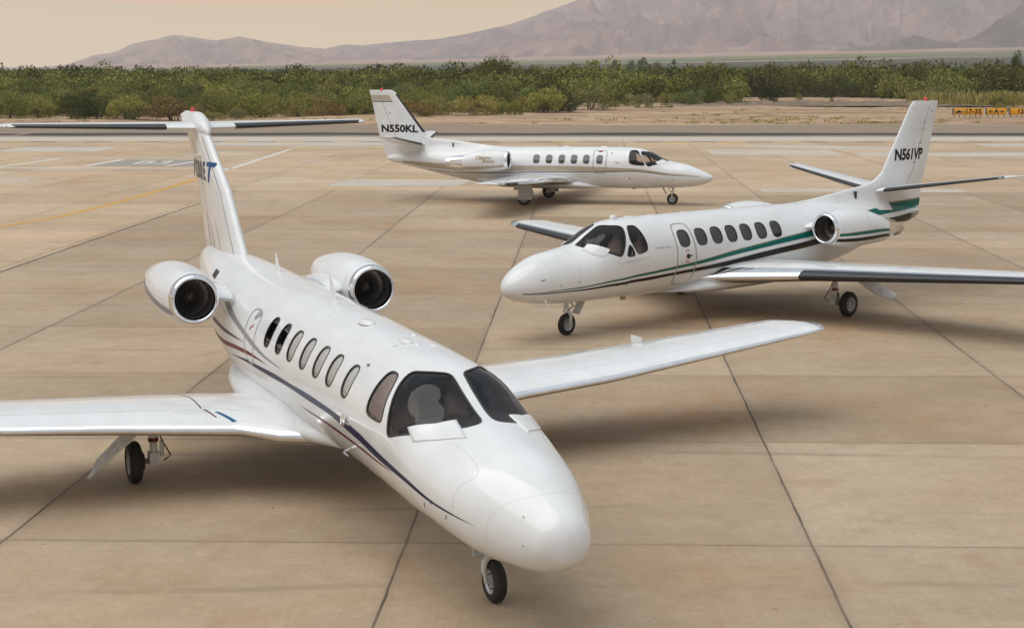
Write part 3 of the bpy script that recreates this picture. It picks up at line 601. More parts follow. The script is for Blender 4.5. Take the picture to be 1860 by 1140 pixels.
    for s in ss:
        w_,b_,t_=float(f(s)),float(zb(s)),float(zt(s)); zc=b_+(t_-b_)*.52
        for i in range(n):
            a=2*math.pi*i/n; c,s2=math.cos(a),math.sin(a); e=2/2.5
            V.append((-s,w_*math.copysign(abs(s2)**e,s2),zc+((t_-zc) if c>0 else (zc-b_))*math.copysign(abs(c)**(2/2.2),c)))
    k.add(V,[(i*n+j,i*n+(j+1)%n,(i+1)*n+(j+1)%n,(i+1)*n+j) for i in range(len(ss)-1) for j in range(n)]+[tuple(range(n)),tuple(range(len(V)-n,len(V)))])
    k.build('wing_fairing',M['white'],root,sharp=50)
    # wings
    for sd in (-1,1):
        W=Foil([(6.10,sd*.5,.80,3.20,.13),(6.26,sd*.95,.825,3.0,.125),(6.62,sd*1.35,.865,2.6,.125),(6.86,sd*2.7,.945,2.28,.125),(7.0,sd*4.1,1.03,2.04,.12),(7.43,sd*7.70,1.38,1.33,.11),(7.49,sd*7.90,1.395,1.05,.10),(7.54,sd*8.02,1.405,.85,.07),(7.60,sd*8.06,1.41,.66,.03)])
        k=MB(); W.mesh(k,50,34,0,True,1,.022)
        U=lambda y:float(np.interp(abs(y),np.abs(W.a[:,1]),W.u))
        for q in (1,-1):
            W.line(k,[(U(1.1),.76),(U(4.4),.76)],q,.014,.0012,2); W.line(k,[(U(4.5),.74),(U(7.5),.72)],q,.014,.0012,2); W.line(k,[(U(4.45),.75),(U(4.45),.99)],q,.014,.0012,2)
            W.line(k,[(U(1.7),.22),(U(1.68),.5),(U(1.72),.985)],q,.022,.0012,2); W.line(k,[(U(7.5),.72),(U(7.5),.99)],q,.012,.0012,2); W.line(k,[(U(1.2),.20),(U(7.8),.16)],q,.006,.0008,3)
            for y in (2.7,3.9,5.1,6.3): W.line(k,[(U(y),.17),(U(y),.73)],q,.004,.0006,3)
        W.quadpatch(k,[(U(1.52),.16),(U(1.57),.16),(U(1.42),.045),(U(1.36),.05)],1,4,.004); W.quadpatch(k,[(U(1.66),.20),(U(1.69),.20),(U(1.60),.09),(U(1.58),.09)],1,5,.004)
        wing=k.build('wing',[M['white'],M['chrome'],M['gap'],M['line'],M['blue'],M['maroon']],root,sharp=40)
        k=MB(); p=W.pt(U(5.35),.84,1).ravel(); k.box((p[0],p[1],p[2]+.045),(.34,.006,.11)); k.build('wing_fence',M['white'],wing,smooth=False)
        k=MB()
        for y in (5.2,6.0,6.8,7.4): wick(k,tuple(W.pt(U(y),.995,1).ravel()),.13)
        k.build('static_wick',M['metal'],wing)
        k=MB(); p=W.pt(U(7.97),.25,1).ravel(); k.lathe((p[0]+.1,p[1],p[2]),(1,0,0),[(-.3,.001),(-.2,.03),(0,.035),(.1,.025),(.14,.001)],0,14); k.build('wingtip_light',M['cabglass'],wing)
    # T-tail
    TF=Foil([(10.95,0,2.05,3.15,.085),(11.24,0,2.32,2.72,.10),(12.35,0,3.42,2.10,.115),(13.70,0,4.30,1.52,.125)],True)
    k=MB(); TF.mesh(k,30,24); 
    for q in (1,-1):
        TF.line(k,[(.16,.68),(.93,.68)],q,.014,.0015,1); TF.line(k,[(.05,.11),(.97,.10)],q,.012,.0015,1)
        for u in (.3,.5,.7,.86): TF.line(k,[(u,.12),(u,.67)],q,.004,.0008,3)
    text_on_fin(TF,k,'N 2 0 0 E',1.26,.32,14.10,3.68,-1,4,0,.014); text_on_fin(TF,k,'T',.40,.33,13.16,3.68,-1,5,.15,.016)
    text_on_fin(TF,k,'N 2 0 0 E',1.26,.32,13.80,3.68,1,4,0,.014); text_on_fin(TF,k,'T',.36,.33,14.62,3.68,1,5,.15,.016)
    for q in (1,-1):
        for (u0,x0,u1,x1,um,xm,w0,mm) in ((.42,.42,.08,.50,.22,.36,.035,6),(.38,.60,.09,.66,.2,.56,.03,7),(.40,.74,.12,.80,.22,.73,.03,4)):
            P=chaikin([(u0,x0),(um,xm+.02),(u1,x1)],3,False); P=resample(P,24,False); t=np.linspace(0,1,24)
            k.add(*ribbon3(TF.pt(P[:,0],P[:,1],q),TF.nr(P[:,0],P[:,1],q),w0*np.sin(math.pi*t)**.8+.002,.002,False),mm)
    fin=k.build('vertical_fin',[M['white'],M['gap'],M['maroon'],M['line'],M['navy'],M['blue'],M['grey'],M['maroon']],root,sharp=50)
    k=MB(); V=[];n=28; xs=np.linspace(0,1,26)
    for t in xs:
        s=13.62+1.98*t; zt_=4.30+.33*min(1,(t/.34))**.6 if t<.8 else 4.63-.06*(t-.8)/.2; zb_=4.26+.0*t if t<.85 else 4.26+.18*(t-.85)/.15; h=.135*min(1,(t/.22))**.5*(1 if t<.7 else 1-.8*(t-.7)/.3)
        for i in range(n):
            a=2*math.pi*i/n; c,s2=math.cos(a),math.sin(a); V.append((-s,h*math.copysign(abs(s2)**.9,s2),(zt_+zb_)/2+(zt_-zb_)/2*math.copysign(abs(c)**1.0,c)))
    k.add(V,[(i*n+j,i*n+(j+1)%n,(i+1)*n+(j+1)%n,(i+1)*n+j) for i in range(len(xs)-1) for j in range(n)]+[tuple(range(n)),tuple(range(len(V)-n,len(V)))])
    k.build('tail_bullet_fairing',M['white'],root,sharp=50); beacon(fin,-14.75,0,4.63,.035)
    for sd in (-1,1):
        H=Foil([(13.98,sd*.05,4.37,1.35,.10),(14.70,sd*3.05,4.41,.76,.09),(14.86,sd*3.15,4.41,.5,.07),(15.0,sd*3.18,4.41,.3,.05)])
        k=MB(); H.mesh(k,20,18)
        for q in (1,-1): H.line(k,[(.08,.68),(.97,.68)],q,.012,.0012,1)
        h=k.build('tailplane',[M['white'],M['gap']],root,sharp=50)
        k=MB(); H.boot(k,.17,.965,.10); k.build('deicing_boot',M['boot'],h,sharp=60)
        k=MB()
        for u in (.6,.8,.95): wick(k,tuple(H.pt(u,.995,1).ravel()),.14)
        k.build('static_wick',M['metal'],h)
    for sd in (1,-1): 
        k=MB(); k.box((-13.9,sd*.13,3.93),(.30,.16,.012)); k.build('vortex_fin',M['white'],root,smooth=False)
    # engines
    for sd in (-1,1):
        nacelle(root,9.16,sd*1.30,2.19,[(0,.315),(.05,.336),(.12,.352),(.5,.392),(.95,.408),(1.4,.392),(1.9,.33),(2.25,.27)],.278,2.25,stripes=[(-40,-22,.13,2.15,4,20,2)],exhaust=.35,ringw=.12)
        pylon(root,9.50,11.3,sd*.70,sd*1.0,2.15,.12)
    # dorsal intake, antennas, probes, lights
    k=MB(); patch(F,superel(11.42,-.88,.32,.2,6,24),.003,3,k,0); ribbon(F,superel(11.42,-.88,.32,.2,6,24),.014,.006,True,None,k,1); k.build('air_vent',[M['gap'],M['grey']],root)
    for s,h,l in ((6.95,.30,.17),(9.55,.27,.15)):
        z=float(F.pt(np.array([s]),np.array([0.]))[0,2])-.02
        A=Foil([(s-.12,0,z,l+.10,.12),(s+.10,0,z+h,l*.55,.10)],True); k=MB(); A.mesh(k,8,12); k.build('blade_antenna',M['white'],root)
    for s,p,sz in ((5.28,-.156,(.20,.10,.05)),(4.03,-.118,(.16,.07,.045)),(3.82,-.05,(.08,.05,.025)),(4.35,.16,(.05,.04,.03)),(3.76,.16,(.09,.05,.02)),(3.98,-.3,(.04,.03,.03))):
        q=F.pt(np.array([s]),np.array([p]))[0]; k=MB(); V=[];n=18
        for j in range(6):
            b=math.pi/2*j/5
            for i in range(n):
                a=2*math.pi*i/n; V.append((q[0]+sz[0]*math.cos(a)*math.cos(b)**.6,q[1]+sz[1]*math.sin(a)*math.cos(b)**.6,q[2]-.01+sz[2]*math.sin(b)))
        k.add(V,[(j*n+i,j*n+(i+1)%n,(j+1)*n+(i+1)%n,(j+1)*n+i) for j in range(5) for i in range(n)]); k.build('roof_antenna',M['white'],root,sharp=70)
    for sd in (-1,1):
        q=F.pt(np.array([4.05]),np.array([sd*2.02]))[0]; k=MB(); k.tube([q,(q[0]+.0,q[1]+sd*.10,q[2]-.03),(q[0]+.04,q[1]+sd*.12,q[2]-.04),(q[0]+.17,q[1]+sd*.12,q[2]-.04)],[.018,.014,.014,.010]); k.build('pitot_tube',M['chrome'],root)
        q=F.off(np.array([4.08]),np.array([sd*1.63]),.03)[0]; k=MB(); k.lathe(tuple(q),(0,sd,.1),[(-.03,.045),(0,.075),(.006,.075),(.01,.03),(.014,.001)],0,24); k.tube([(q[0],q[1],q[2]),(q[0]+.26,q[1]+sd*.01,q[2]-.01)],.006); k.build('angle_of_attack_vane',M['chrome'],root)
    nose_gear(root,1.75,.66,.222,.135)
    for sd in (-1,1):
        g=main_gear(root,8.0,sd*2.43,.93,.275,.17)
        P=[(8.0-s_,sd*(-.10+.93*(.93-z_)),z_) for s_,z_ in ((7.45,.95),(7.47,.68),(7.58,.56),(7.72,.32),(7.82,.16),(7.87,.15),(7.99,.25),(8.13,.34),(8.10,.37),(8.03,.61),(8.0,.95))]
        plate('gear_door',P,.015,M['white2'],g)
    return root

# ===================================================== shared tail/wing layout of the two straight-wing jets
def mid_jet(kind):
    V5=kind=='V'
    if V5:
        root=empty('business_jet',(-.157,30.780,0),R(222.53)); tag(root,'white business jet with teal and black side stripes and tail number N561VP','jet aircraft','parked white business jets')
    else:
        root=empty('business_jet',(7.927,62.912,0),R(-15.747)); tag(root,'farthest white business jet with gold pinstripes and tail number N550KL','jet aircraft','parked white business jets')
    F=Fus(TAB[kind]); D=TR
    ws=np.array([(2.56,.06),(2.67,.297),(2.845,.44),(2.881,.558),(2.839,.712),(2.762,.919),(2.68,1.11),(2.596,1.258),(2.538,1.321),(2.466,1.29),(2.324,1.153),(2.21,1.028),(2.082,.847),(1.90,.5),(1.84,.30),(1.84,.12),(2.007,.10),(2.223,.08),(2.409,.065)])
    if not V5: ws=ws-[.07,0]
    ws=resample(chaikin(ws,2),80)
    side=np.array(D['v_side']) if V5 else mir(D['b_side'])
    side=resample(chaikin(side,1),56); panes=[('windshield_pane',ws),('windshield_pane',mir(ws)),('side_cockpit_window',side),('side_cockpit_window',mir(side))]
    if V5:
        tri=resample(chaikin(D['v_tri'],1),30); panes+=[('storm_window',tri),('storm_window',mir(tri))]
    if V5: cs=[4.434,4.983,5.488,5.978,6.472,6.99,7.517]; wins=[superel(s,1.10,.335,.465,2.8,36) for s in cs]
    else: cs=[7.011,6.486,5.963,5.46,4.959,4.418]; wins=[superel(s,1.118,.285,.50,3,36) for s in cs]
    allw=wins+[mir(p) for p in wins]; holes=[p for _,p in panes]+allw
    Vx,Fc=skin(F,SG(F.len),PHI,holes); mb=MB(); mb.add(Vx,[tuple(f) for f in Fc],0)
    for sg in (1,-1):
        g=lambda a:[(s,sg*abs(p)) for s,p in a]
        if V5:
            up=lambda a,d:[(s,p-d) for s,p in a]
            # green, black with tapering and a thin gold edge
            zp=lambda s,z:(s,F.phz(s,z,1)); gt=D['v_gtop']+[zp(9.9,1.84),zp(11.0,1.93),zp(12.0,2.00),(12.6,.35),(13.2,.08),(14.05,.03)]; gb=D['v_gbot']+[zp(9.9,1.70),zp(11.0,1.78),zp(12.0,1.84),zp(12.6,1.86),zp(13.2,1.87),zp(14.05,1.87)]
            band(F,g(gt),g(gb),mb,3,150); band(F,g([(s,p-.018*min(1,s/4)) for s,p in gt]),g(gt),mb,5,150)
            bt=D['v_btop']+[zp(10.0,1.62),zp(11.3,1.70),zp(12.3,1.74),zp(13.2,1.77),zp(14.15,1.80)]; bb=D['v_bbot']+[zp(10.0,1.50),zp(11.3,1.58),zp(12.3,1.63),zp(13.2,1.62),zp(14.15,1.71)]
            band(F,g(bt),g(bb),mb,4,170); band(F,g(bb),g([(s,p+.02*min(1,s/4)) for s,p in bb]),mb,5,150)
        else:
            t1=[(.455,1.36)]+[(1.994,1.47),(2.784,1.56),(4.077,1.518),(5.225,1.46),(6.881,1.464),(7.971,1.482),(9.5,1.52),(11.0,1.6),(12.2,1.72),(12.9,1.9)]
            b1=[(.453,1.40)]+[(1.992,1.56),(2.784,1.69),(4.077,1.70),(5.224,1.705),(6.883,1.736),(7.974,1.759),(9.5,1.86),(11.0,2.05),(12.2,2.2),(12.9,2.2)]
            t1=np.array(t1);b1=np.array(b1)
            for j in range(6):
                a0,a1=j/6,(j+.72)/6; band(F,g(t1+(b1-t1)*a0),g(t1+(b1-t1)*a1),mb,5,90)
            bb=[(.42,1.47),(1.992,1.60),(4.078,1.734),(6.884,1.777),(7.978,1.833),(9.438,1.941),(10.796,2.197),(11.679,2.5)]
            band(F,g([(s,p-.018) for s,p in bb]),g([(s,p+.02*min(1,s)) for s,p in bb]),mb,4,130)
        ribbon(F,np.array([(1.45,sg*.1),(1.48,sg*1.0),(1.48,sg*2.2)]),.008,.0008,False,30,mb,1)
        ribbon(F,np.array([(.75,sg*.05),(.8,sg*1.2),(.82,sg*2.4)]),.007,.0008,False,30,mb,1)
        ribbon(F,np.array([(9.3,sg*.3),(9.3,sg*2.2)]),.007,.0008,False,30,mb,1)
        if V5:
            patch(F,superel(.62,sg*1.30,.10,.035,4,12),.003,2,mb,2)
            for s in (1.0,1.42): ribbon(F,np.array([(s,sg*1.58),(s+.02,sg*1.70)]),.012,.002,False,5,mb,2)
            patch(F,superel(2.75,sg*2.13,.06,.05,2,8),.003,2,mb,2)
        else: patch(F,superel(1.5,sg*1.9,.05,.05,2,8),.003,2,mb,2); patch(F,superel(3.2,sg*2.05,.05,.1,2,8),.003,2,mb,2)
    if V5: text_on_fus(F,'CITATION  ULTRA',.055,3.75,1.69,1,mb,6,.2)
    else: text_on_fus(F,'Citation',.075,3.72,1.69,-1,mb,5,.3); text_on_fus(F,'Bravo',.075,3.66,1.64,-1,mb,5,.3)
    fus=mb.build('fuselage',[M['white'],M['line'],M['gap'],M['green'],M['black'],M['gold'],M['grey']],root,sharp=60)
    # door seal and handle
    ds=1 if V5 else -1
    dp=np.array(D['v_door']) if V5 else np.array([(4.688,-.60),(4.58,-.56),(4.27,-.56),(4.17,-.60),(4.144,-.8),(4.150,-1.2),(4.155,-1.7),(4.20,-1.80),(4.6,-1.80),(4.66,-1.72),(4.67,-1.2),(4.68,-.8)])
    k=MB(); ribbon(F,resample(chaikin(dp,2),90),.035 if V5 else .04,.004,True,None,k); o=k.build('cabin_door_seal',M['beige_seal'] if V5 else M['frame'],root)
    k=MB()
    if V5:
        q=F.off(np.array([4.485]),np.array([1.575]),.012)[0]; k.lathe(tuple(q),(0,1,.1),[(0,.05),(.01,.05),(.012,.001)],0,16); k.tube([(q[0]-.0,q[1]+.012,q[2]),(q[0]-.1,q[1]+.012,q[2]+.01)],.014,0)
        for a0,a1,rr in ((50,120,.12),(-120,-50,.12)):
            P=[(4.485-math.sin(R(a0+(a1-a0)*i/8-90+0))*0+math.cos(R(a0+(a1-a0)*i/8))*-0.11+.0,1.575-math.sin(R(a0+(a1-a0)*i/8))*rr*1.25) for i in range(9)]
            ribbon(F,np.array(P),.022,.003,False,9,k,1)
    else:
        q=F.off(np.array([4.42]),np.array([-.66]),.012)[0]; k.box(tuple(q),(.16,.02,.05),1)
    k.build('door_handle',[M['dkmetal'],M['red']],o)
    cockpit(root,F,holes,8.4,zs=0,dash=.6)
    sh=[M['shadegrey']]*7
    build_windows(root,F,panes,allw,M['white2'] if not V5 else M['seal'],[],[*(sh[:len(wins)]),*(sh[:len(wins)])],.03 if not V5 else .02,framem=M['seal'])
    if V5:
        for sg in (1,-1):
            k=MB(); ribbon(F,resample(np.array([(3.30,sg*1.43),(3.0,sg*1.49),(2.7,sg*1.48),(2.45,sg*1.44)]),20,False),.035,.012,False,None,k); k.build('windshield_drip_trim',M['chrome'],root)
        for q in (1,-1):
            P=np.array([(2.0,.42*q),(2.15,.76*q),(2.30,1.0*q),(2.2,1.07*q),(2.10,1.09*q),(1.9,.82*q),(1.80,.48*q)])
            Vp,Fp=patch(F,resample(P,64),.009,5); meshobj('windshield_air_outlet',Vp,Fp,M['white'],root)
    else:
        for q in (1,-1):
            P=np.array([(1.98,.30*q),(2.10,.72*q),(2.20,.92*q),(2.08,1.0*q),(1.86,.74*q),(1.74,.36*q)])
            Vp,Fp=patch(F,resample(P,64),.009,5); meshobj('windshield_air_outlet',Vp,Fp,M['white'],root)
    # belly fairing
    k=MB(); ss=np.linspace(4.4,9.9,36); n=30;Vv=[]
    f=pchip([4.4,4.9,5.6,6.6,7.8,8.8,9.9],[.35,.72,.90,.95,.94,.85,.35]); zb=pchip([4.4,5.4,6.5,8.4,9.9],[.64,.565,.55,.575,.85]); zt=pchip([4.4,5.2,6.5,8.4,9.9],[.70,.92,1.08,1.10,1.0])
    for s in ss:
        w_,b_,t_=float(f(s)),float(zb(s)),float(zt(s)); zc=(b_+t_)/2
        for i in range(n):
            a=2*math.pi*i/n; c,s2=math.cos(a),math.sin(a); Vv.append((-s,w_*math.copysign(abs(s2)**.8,s2),zc+(t_-b_)/2*math.copysign(abs(c)**.95,c)))
    k.add(Vv,[(i*n+j,i*n+(j+1)%n,(i+1)*n+(j+1)%n,(i+1)*n+j) for i in range(len(ss)-1) for j in range(n)]+[tuple(range(n)),tuple(range(len(Vv)-n,len(Vv)))])
    k.build('wing_fairing',M['white'],root,sharp=50)
    # wings
    for sd in (-1,1):
        if V5: secs=[(5.0,sd*.4,.90,4.0,.10),(5.32,sd*.85,.925,3.65,.115),(6.30,sd*2.45,1.02,2.55,.13),(7.16,sd*7.45,1.31,1.55,.115),(7.24,sd*7.72,1.325,1.35,.10),(7.45,sd*7.90,1.335,.9,.06),(7.62,sd*7.95,1.34,.5,.04)]
        else: secs=[(5.15,sd*.4,.86,3.8,.10),(5.45,sd*.85,.885,3.45,.115),(5.80,sd*1.5,.93,3.0,.13),(6.22,sd*7.45,1.22,1.35,.115),(6.30,sd*7.72,1.235,1.2,.10),(6.5,sd*7.9,1.245,.75,.06),(6.68,sd*7.95,1.25,.4,.04)]
        W=Foil(secs); U=lambda y:float(np.interp(abs(y),np.abs(W.a[:,1]),W.u)); k=MB(); W.mesh(k,44,24,0,True,1,.11 if V5 else .08)
        for q in (1,-1):
            W.line(k,[(U(1.2),.75),(U(4.5),.75)],q,.014,.0012,2); W.line(k,[(U(4.6),.73),(U(7.3),.72)],q,.014,.0012,2); W.line(k,[(U(4.55),.74),(U(4.55),.99)],q,.014,.0012,2)
        wing=k.build('wing',[M['white'],M['chrome'],M['gap']],root,sharp=40)
        k=MB(); W.boot(k,U(2.35) if V5 else U(6.5),U(7.75),.07); k.build('deicing_boot',M['boot'],wing,sharp=60)
        k=MB(); p=W.pt(U(7.85),.15,1).ravel(); k.lathe((p[0]+.05,p[1],p[2]),(1,0,0),[(-.3,.001),(-.2,.035),(0,.04),(.1,.028),(.14,.001)],0,14); k.build('wingtip_light',M['cabglass'],wing)
        k=MB()
        for y in (5.2,6.2,7.2): wick(k,tuple(W.pt(U(y),.995,1).ravel()),.14)
        k.build('static_wick',M['metal'],wing)
    # fin
    if V5: fs=[(11.2,0,1.75,2.99,.05),(11.6,0,2.2,2.66,.062),(12.15,0,2.60,2.20,.078),(12.55,0,2.82,1.90,.09),(13.70,0,4.45,1.19,.10),(13.82,0,4.55,1.10,.08)]
    else: fs=[(11.0,0,1.65,2.62,.05),(11.3,0,2.2,2.50,.06),(11.85,0,2.62,2.12,.075),(13.16,0,4.28,1.18,.10),(13.30,0,4.42,1.09,.09),(13.45,0,4.47,.95,.06)]
    TF=Foil(fs,True); k=MB(); TF.mesh(k,34,22)
    U=lambda z:float(np.interp(z,TF.a[:,2],TF.u))
    for q in (1,-1):
        TF.line(k,[(U(2.5),.66),(U(4.4),.66)],q,.012,.0012,1)
        if V5:
            TF.quadpatch(k,[(U(1.84),.10),(U(2.03),.10),(U(2.10),.999),(U(1.93),.999)],q,3,.012,14,4); TF.quadpatch(k,[(U(2.03),.10),(U(2.06),.10),(U(2.13),.999),(U(2.10),.999)],q,4,.012,4,14)
            for u,x in ((.45,.62),(.62,.66),(.8,.62),(.9,.8)): TF.quadpatch(k,[(u,x),(u+.012,x),(u+.012,x+.03),(u,x+.03)],q,1,.005,2,2)
            TF.line(k,[(.75,.55),(.75,.75)],q,.02,.012,2)
        else:
            for j in range(7): TF.quadpatch(k,[(U(4.05+.031*j),.02),(U(4.05+.031*j+.02),.02),(U(4.05+.031*j+.02),.985),(U(4.05+.031*j),.985)],q,5,.004,8,3)
            TF.quadpatch(k,[(U(3.98),.02),(U(4.02),.02),(U(4.02),.985),(U(3.98),.985)],q,6,.004,8,3)
            for u,x in ((.5,.5),(.66,.55),(.9,.5)): TF.quadpatch(k,[(u,x),(u+.012,x),(u+.012,x+.03),(u,x+.03)],q,1,.005,2,2)
        if V5: text_on_fin(TF,k,'N561VP',1.27,.30,13.62,3.24,q,7,.15,.016)
        else: text_on_fin(TF,k,'N550KL',1.62,.32,13.06,2.89,q,7,0,.016)
    fin=k.build('vertical_fin',[M['white'],M['gap'],M['white2'],M['green'],M['gold'],M['gold'],M['black'],M['black']],root,sharp=50)
    if V5: beacon(fin,-14.35,0,4.56,.05)
    else:
        beacon(fin,-13.85,0,4.46,.06); k=MB(); TF.boot(k,U(2.75),U(4.3),.055); k.build('deicing_boot',M['boot'],fin,sharp=60)
    # dorsal fin
    k=MB(); pr=[(8.55,2.26),(9.4,2.30),(10.3,2.38),(11.28,2.49),(12.0,2.58),(12.6,2.8)] if V5 else [(8.2,2.20),(8.75,2.21),(9.8,2.32),(10.78,2.44),(11.6,2.50),(12.1,2.75)]
    f=pchip([p[0] for p in pr],[p[1] for p in pr]); Vv=[]; ss=np.linspace(pr[0][0],pr[-1][0],30)
    for s in ss:
        zt_=float(f(s)); zf=float(F.pt(np.array([s]),np.array([.35]))[0,2])-.02; h=zt_-zf; ww=.02+.30*min(1,max(.02,(s-pr[0][0])/2.0))
        zs_=[zt_,zt_-.01,zt_-.05,zt_-h*.35,zt_-h*.65,zt_-h*.9,zf-.1]; ys=[0,.03,.05,.075,.12,.2,.34]
        row=[(-s,-y*min(1,ww/.2),z_) for y,z_ in zip(ys[::-1],zs_[::-1])]+[(-s,y*min(1,ww/.2),z_) for y,z_ in zip(ys[1:],zs_[1:])]; Vv+=row
    n=13; k.add(Vv,[(i*n+j,i*n+j+1,(i+1)*n+j+1,(i+1)*n+j) for i in range(len(ss)-1) for j in range(n-1)]); dorsal=k.build('dorsal_fin',M['white'],root,sharp=50)
    for sg in (1,-1):
        sx=11.35 if V5 else 10.72; zz=2.34 if V5 else 2.24; k=MB(); k.box((-sx,sg*.10,zz),(.05,.06,.17)); k.build('air_vent',M['gap'],dorsal,smooth=False)
    for sd in (-1,1):
        hs=[(12.15,sd*.12,2.39,1.42,.09),(12.88,sd*3.05,2.82,.80,.085),(12.95,sd*3.2,2.84,.68,.07),(13.15,sd*3.28,2.85,.4,.05)] if V5 else [(11.95,sd*.12,2.25,1.35,.09),(12.32,sd*2.75,2.64,.80,.085),(12.4,sd*2.85,2.66,.65,.07),(12.6,sd*2.9,2.665,.4,.05)]
        H=Foil(hs); k=MB(); H.mesh(k,18,18)
        for q in (1,-1): H.line(k,[(.06,.66),(.97,.66)],q,.012,.0012,1)
        h=k.build('tailplane',[M['white'],M['gap']],root,sharp=50)
        k=MB(); H.boot(k,.06,.95,.10); k.build('deicing_boot',M['boot'],h,sharp=60)
        if V5:
            k=MB(); k.lathe((-13.15,sd*3.28,2.85),(-1,0,0),[(-.02,.001),(.05,.02),(.4,.022),(.62,.001)],0,10); k.build('tip_weight',M['white'],h)
    # engines
    for sd in (-1,1):
        if V5: 
            st=[(-26,-17,.14,2.1,-6,4,3),(-16.5,-14.5,.14,2.1,4,6,5),(-50,-36,.14,2.1,-28,-16,4),(-53,-50,.14,2.1,-31,-28,5)]
            nacelle(root,8.34,sd*1.42,1.82,[(0,.31),(.05,.335),(.12,.355),(.45,.405),(.9,.43),(1.4,.41),(1.8,.355),(2.13,.30)],.275,2.13,stripes=st,exhaust=.50,bend=-.14,ringw=.10)
            pylon(root,8.6,10.3,sd*.70,sd*1.05,1.80,.12,False)
        else:
            st=[(a,a+2.4,.14,1.85,a,a+2.4,5) for a in (-44,-40,-36,-32,-28)]
            nacelle(root,7.95,sd*1.42,1.73,[(0,.33),(.05,.355),(.14,.375),(.5,.42),(1.0,.44),(1.5,.40),(1.86,.34)],.295,1.86,stripes=st,exhaust=.75,bend=-.13,ringw=.10)
            pylon(root,8.1,10.0,sd*.70,sd*1.0,1.72,.12,False)
        k=MB(); sg=sd; yy=sd*1.42; s0=10.45 if V5 else 9.80; z0=1.69 if V5 else 1.60
        
        V2=[(-(s0+.02),yy+sd*.30,z0-.17),(-(s0+.02),yy+sd*.30,z0+.13),(-(s0+.95),yy+sd*.16,z0+.0)]
        k=MB()
        for e in (1,-1):
            P=[(-(s0),yy+e*.30,z0+.17),(-(s0),yy+e*.30,z0-.17),(-(s0+.50),yy+e*.25,z0-.15),(-(s0+.90),yy+e*.10,z0-.02),(-(s0+.50),yy+e*.25,z0+.13)]
            k.add(P+[(p[0],p[1]-e*.03,p[2]) for p in P],[(0,1,2,3,4),(9,8,7,6,5)]+[(i,(i+1)%5,5+(i+1)%5,5+i) for i in range(5)])
        k.build('thrust_reverser_bucket',M['chrome'],root,smooth=False)
        if V5:
            x=s0
    if not V5:
        # lettering on the engine cowl
        for body,s0_,z0_ in (('Citation',8.93,1.84),('Bravo',8.72,1.70)):
            Vt,Ft=text_mesh(body,.20,.35,.004); out=[]
            fr=pchip([0,.05,.16,.6,1.1,1.5,1.86],[.335,.36,.38,.43,.445,.405,.345])
            for v in Vt:
                x=s0_-v[0]; zz=z0_+v[1]; r=float(fr(x-7.95))+.006; zc=1.73-.13*((x-7.95)/1.86)**2; dz=max(-r*.99,min(r*.99,zz-zc)); out.append((-x,-1.42-math.sqrt(r*r-dz*dz),zz))
            kk=MB(); kk.add(out,Ft,0); kk.build('cowl_lettering',M['maroon'] if False else M['gold'],root,smooth=False)
    # antennas
    for s,p,sz in (((3.05,0,(.09,.07,.10)),(3.55,-.05,(.12,.06,.03)),(4.1,.1,(.12,.06,.03)),(5.2,0,(.1,.05,.02))) if V5 else ((4.4,0,(.14,.07,.04)),(5.95,0,(.14,.07,.04)),(3.7,0,(.08,.05,.03)))):
        q=F.pt(np.array([s]),np.array([float(p)]))[0]; k=MB(); Vv=[];n=16
        for j in range(5):
            b=math.pi/2*j/4
            for i in range(n):
                a=2*math.pi*i/n; Vv.append((q[0]+sz[0]*math.cos(a)*math.cos(b)**.6,q[1]+sz[1]*math.sin(a)*math.cos(b)**.6,q[2]-.01+sz[2]*math.sin(b)))
        k.add(Vv,[(j*n+i,j*n+(i+1)%n,(j+1)*n+(i+1)%n,(j+1)*n+i) for j in range(4) for i in range(n)]); k.build('roof_antenna',M['white'],root,sharp=70)
    if not V5:
        k=MB(); k.tube([(-8.35,0,2.2),(-8.30,.0,2.40)],.012); k.tube([(-8.6,0,2.2),(-8.45,0,2.42)],.008); k.build('whip_antenna',M['white2'],root)
    for sd in (-1,1):
        q=F.pt(np.array([.75 if V5 else 1.0]),np.array([sd*2.35]))[0]; k=MB(); k.tube([q,(q[0],q[1]+sd*.04,q[2]-.08),(q[0]+.03,q[1]+sd*.045,q[2]-.10),(q[0]+.15,q[1]+sd*.045,q[2]-.10)],[.02,.014,.012,.009]); k.build('pitot_tube',M['chrome'],root)
    q=F.pt(np.array([3.2]),np.array([math.pi-.2]))[0]; k=MB(); k.box((q[0],q[1],q[2]-.03),(.12,.05,.07)); k.build('belly_antenna',M['gold'],root,smooth=False)
    # undercarriage
    nose_gear(root,1.72 if V5 else 1.6,.66,.222,.13,1 if V5 else -1)
    for sd in (-1,1):
        if V5:
            g=main_gear(root,7.95,sd*2.42,.93,.275,.17)
            P=[(.15,sd*.16,.92),(-.62,sd*.16,.94),(-.75,sd*.33,.66),(-1.10,sd*.50,.44),(-.80,sd*.56,.36),(-.35,sd*.42,.52)]
        else:
            g=main_gear(root,7.18,sd*1.94,.80,.27,.17)
            P=[(-.30,sd*.20,.86),(.38,sd*.20,.86),(.35,sd*.27,.24),(-.20,sd*.27,.24),(-.2,sd*.24,.60),(-.4,sd*.235,.62)]
        plate('gear_door',P,.02,M['white2'],g)
    return root
near_jet(); mid_jet('V'); mid_jet('B')

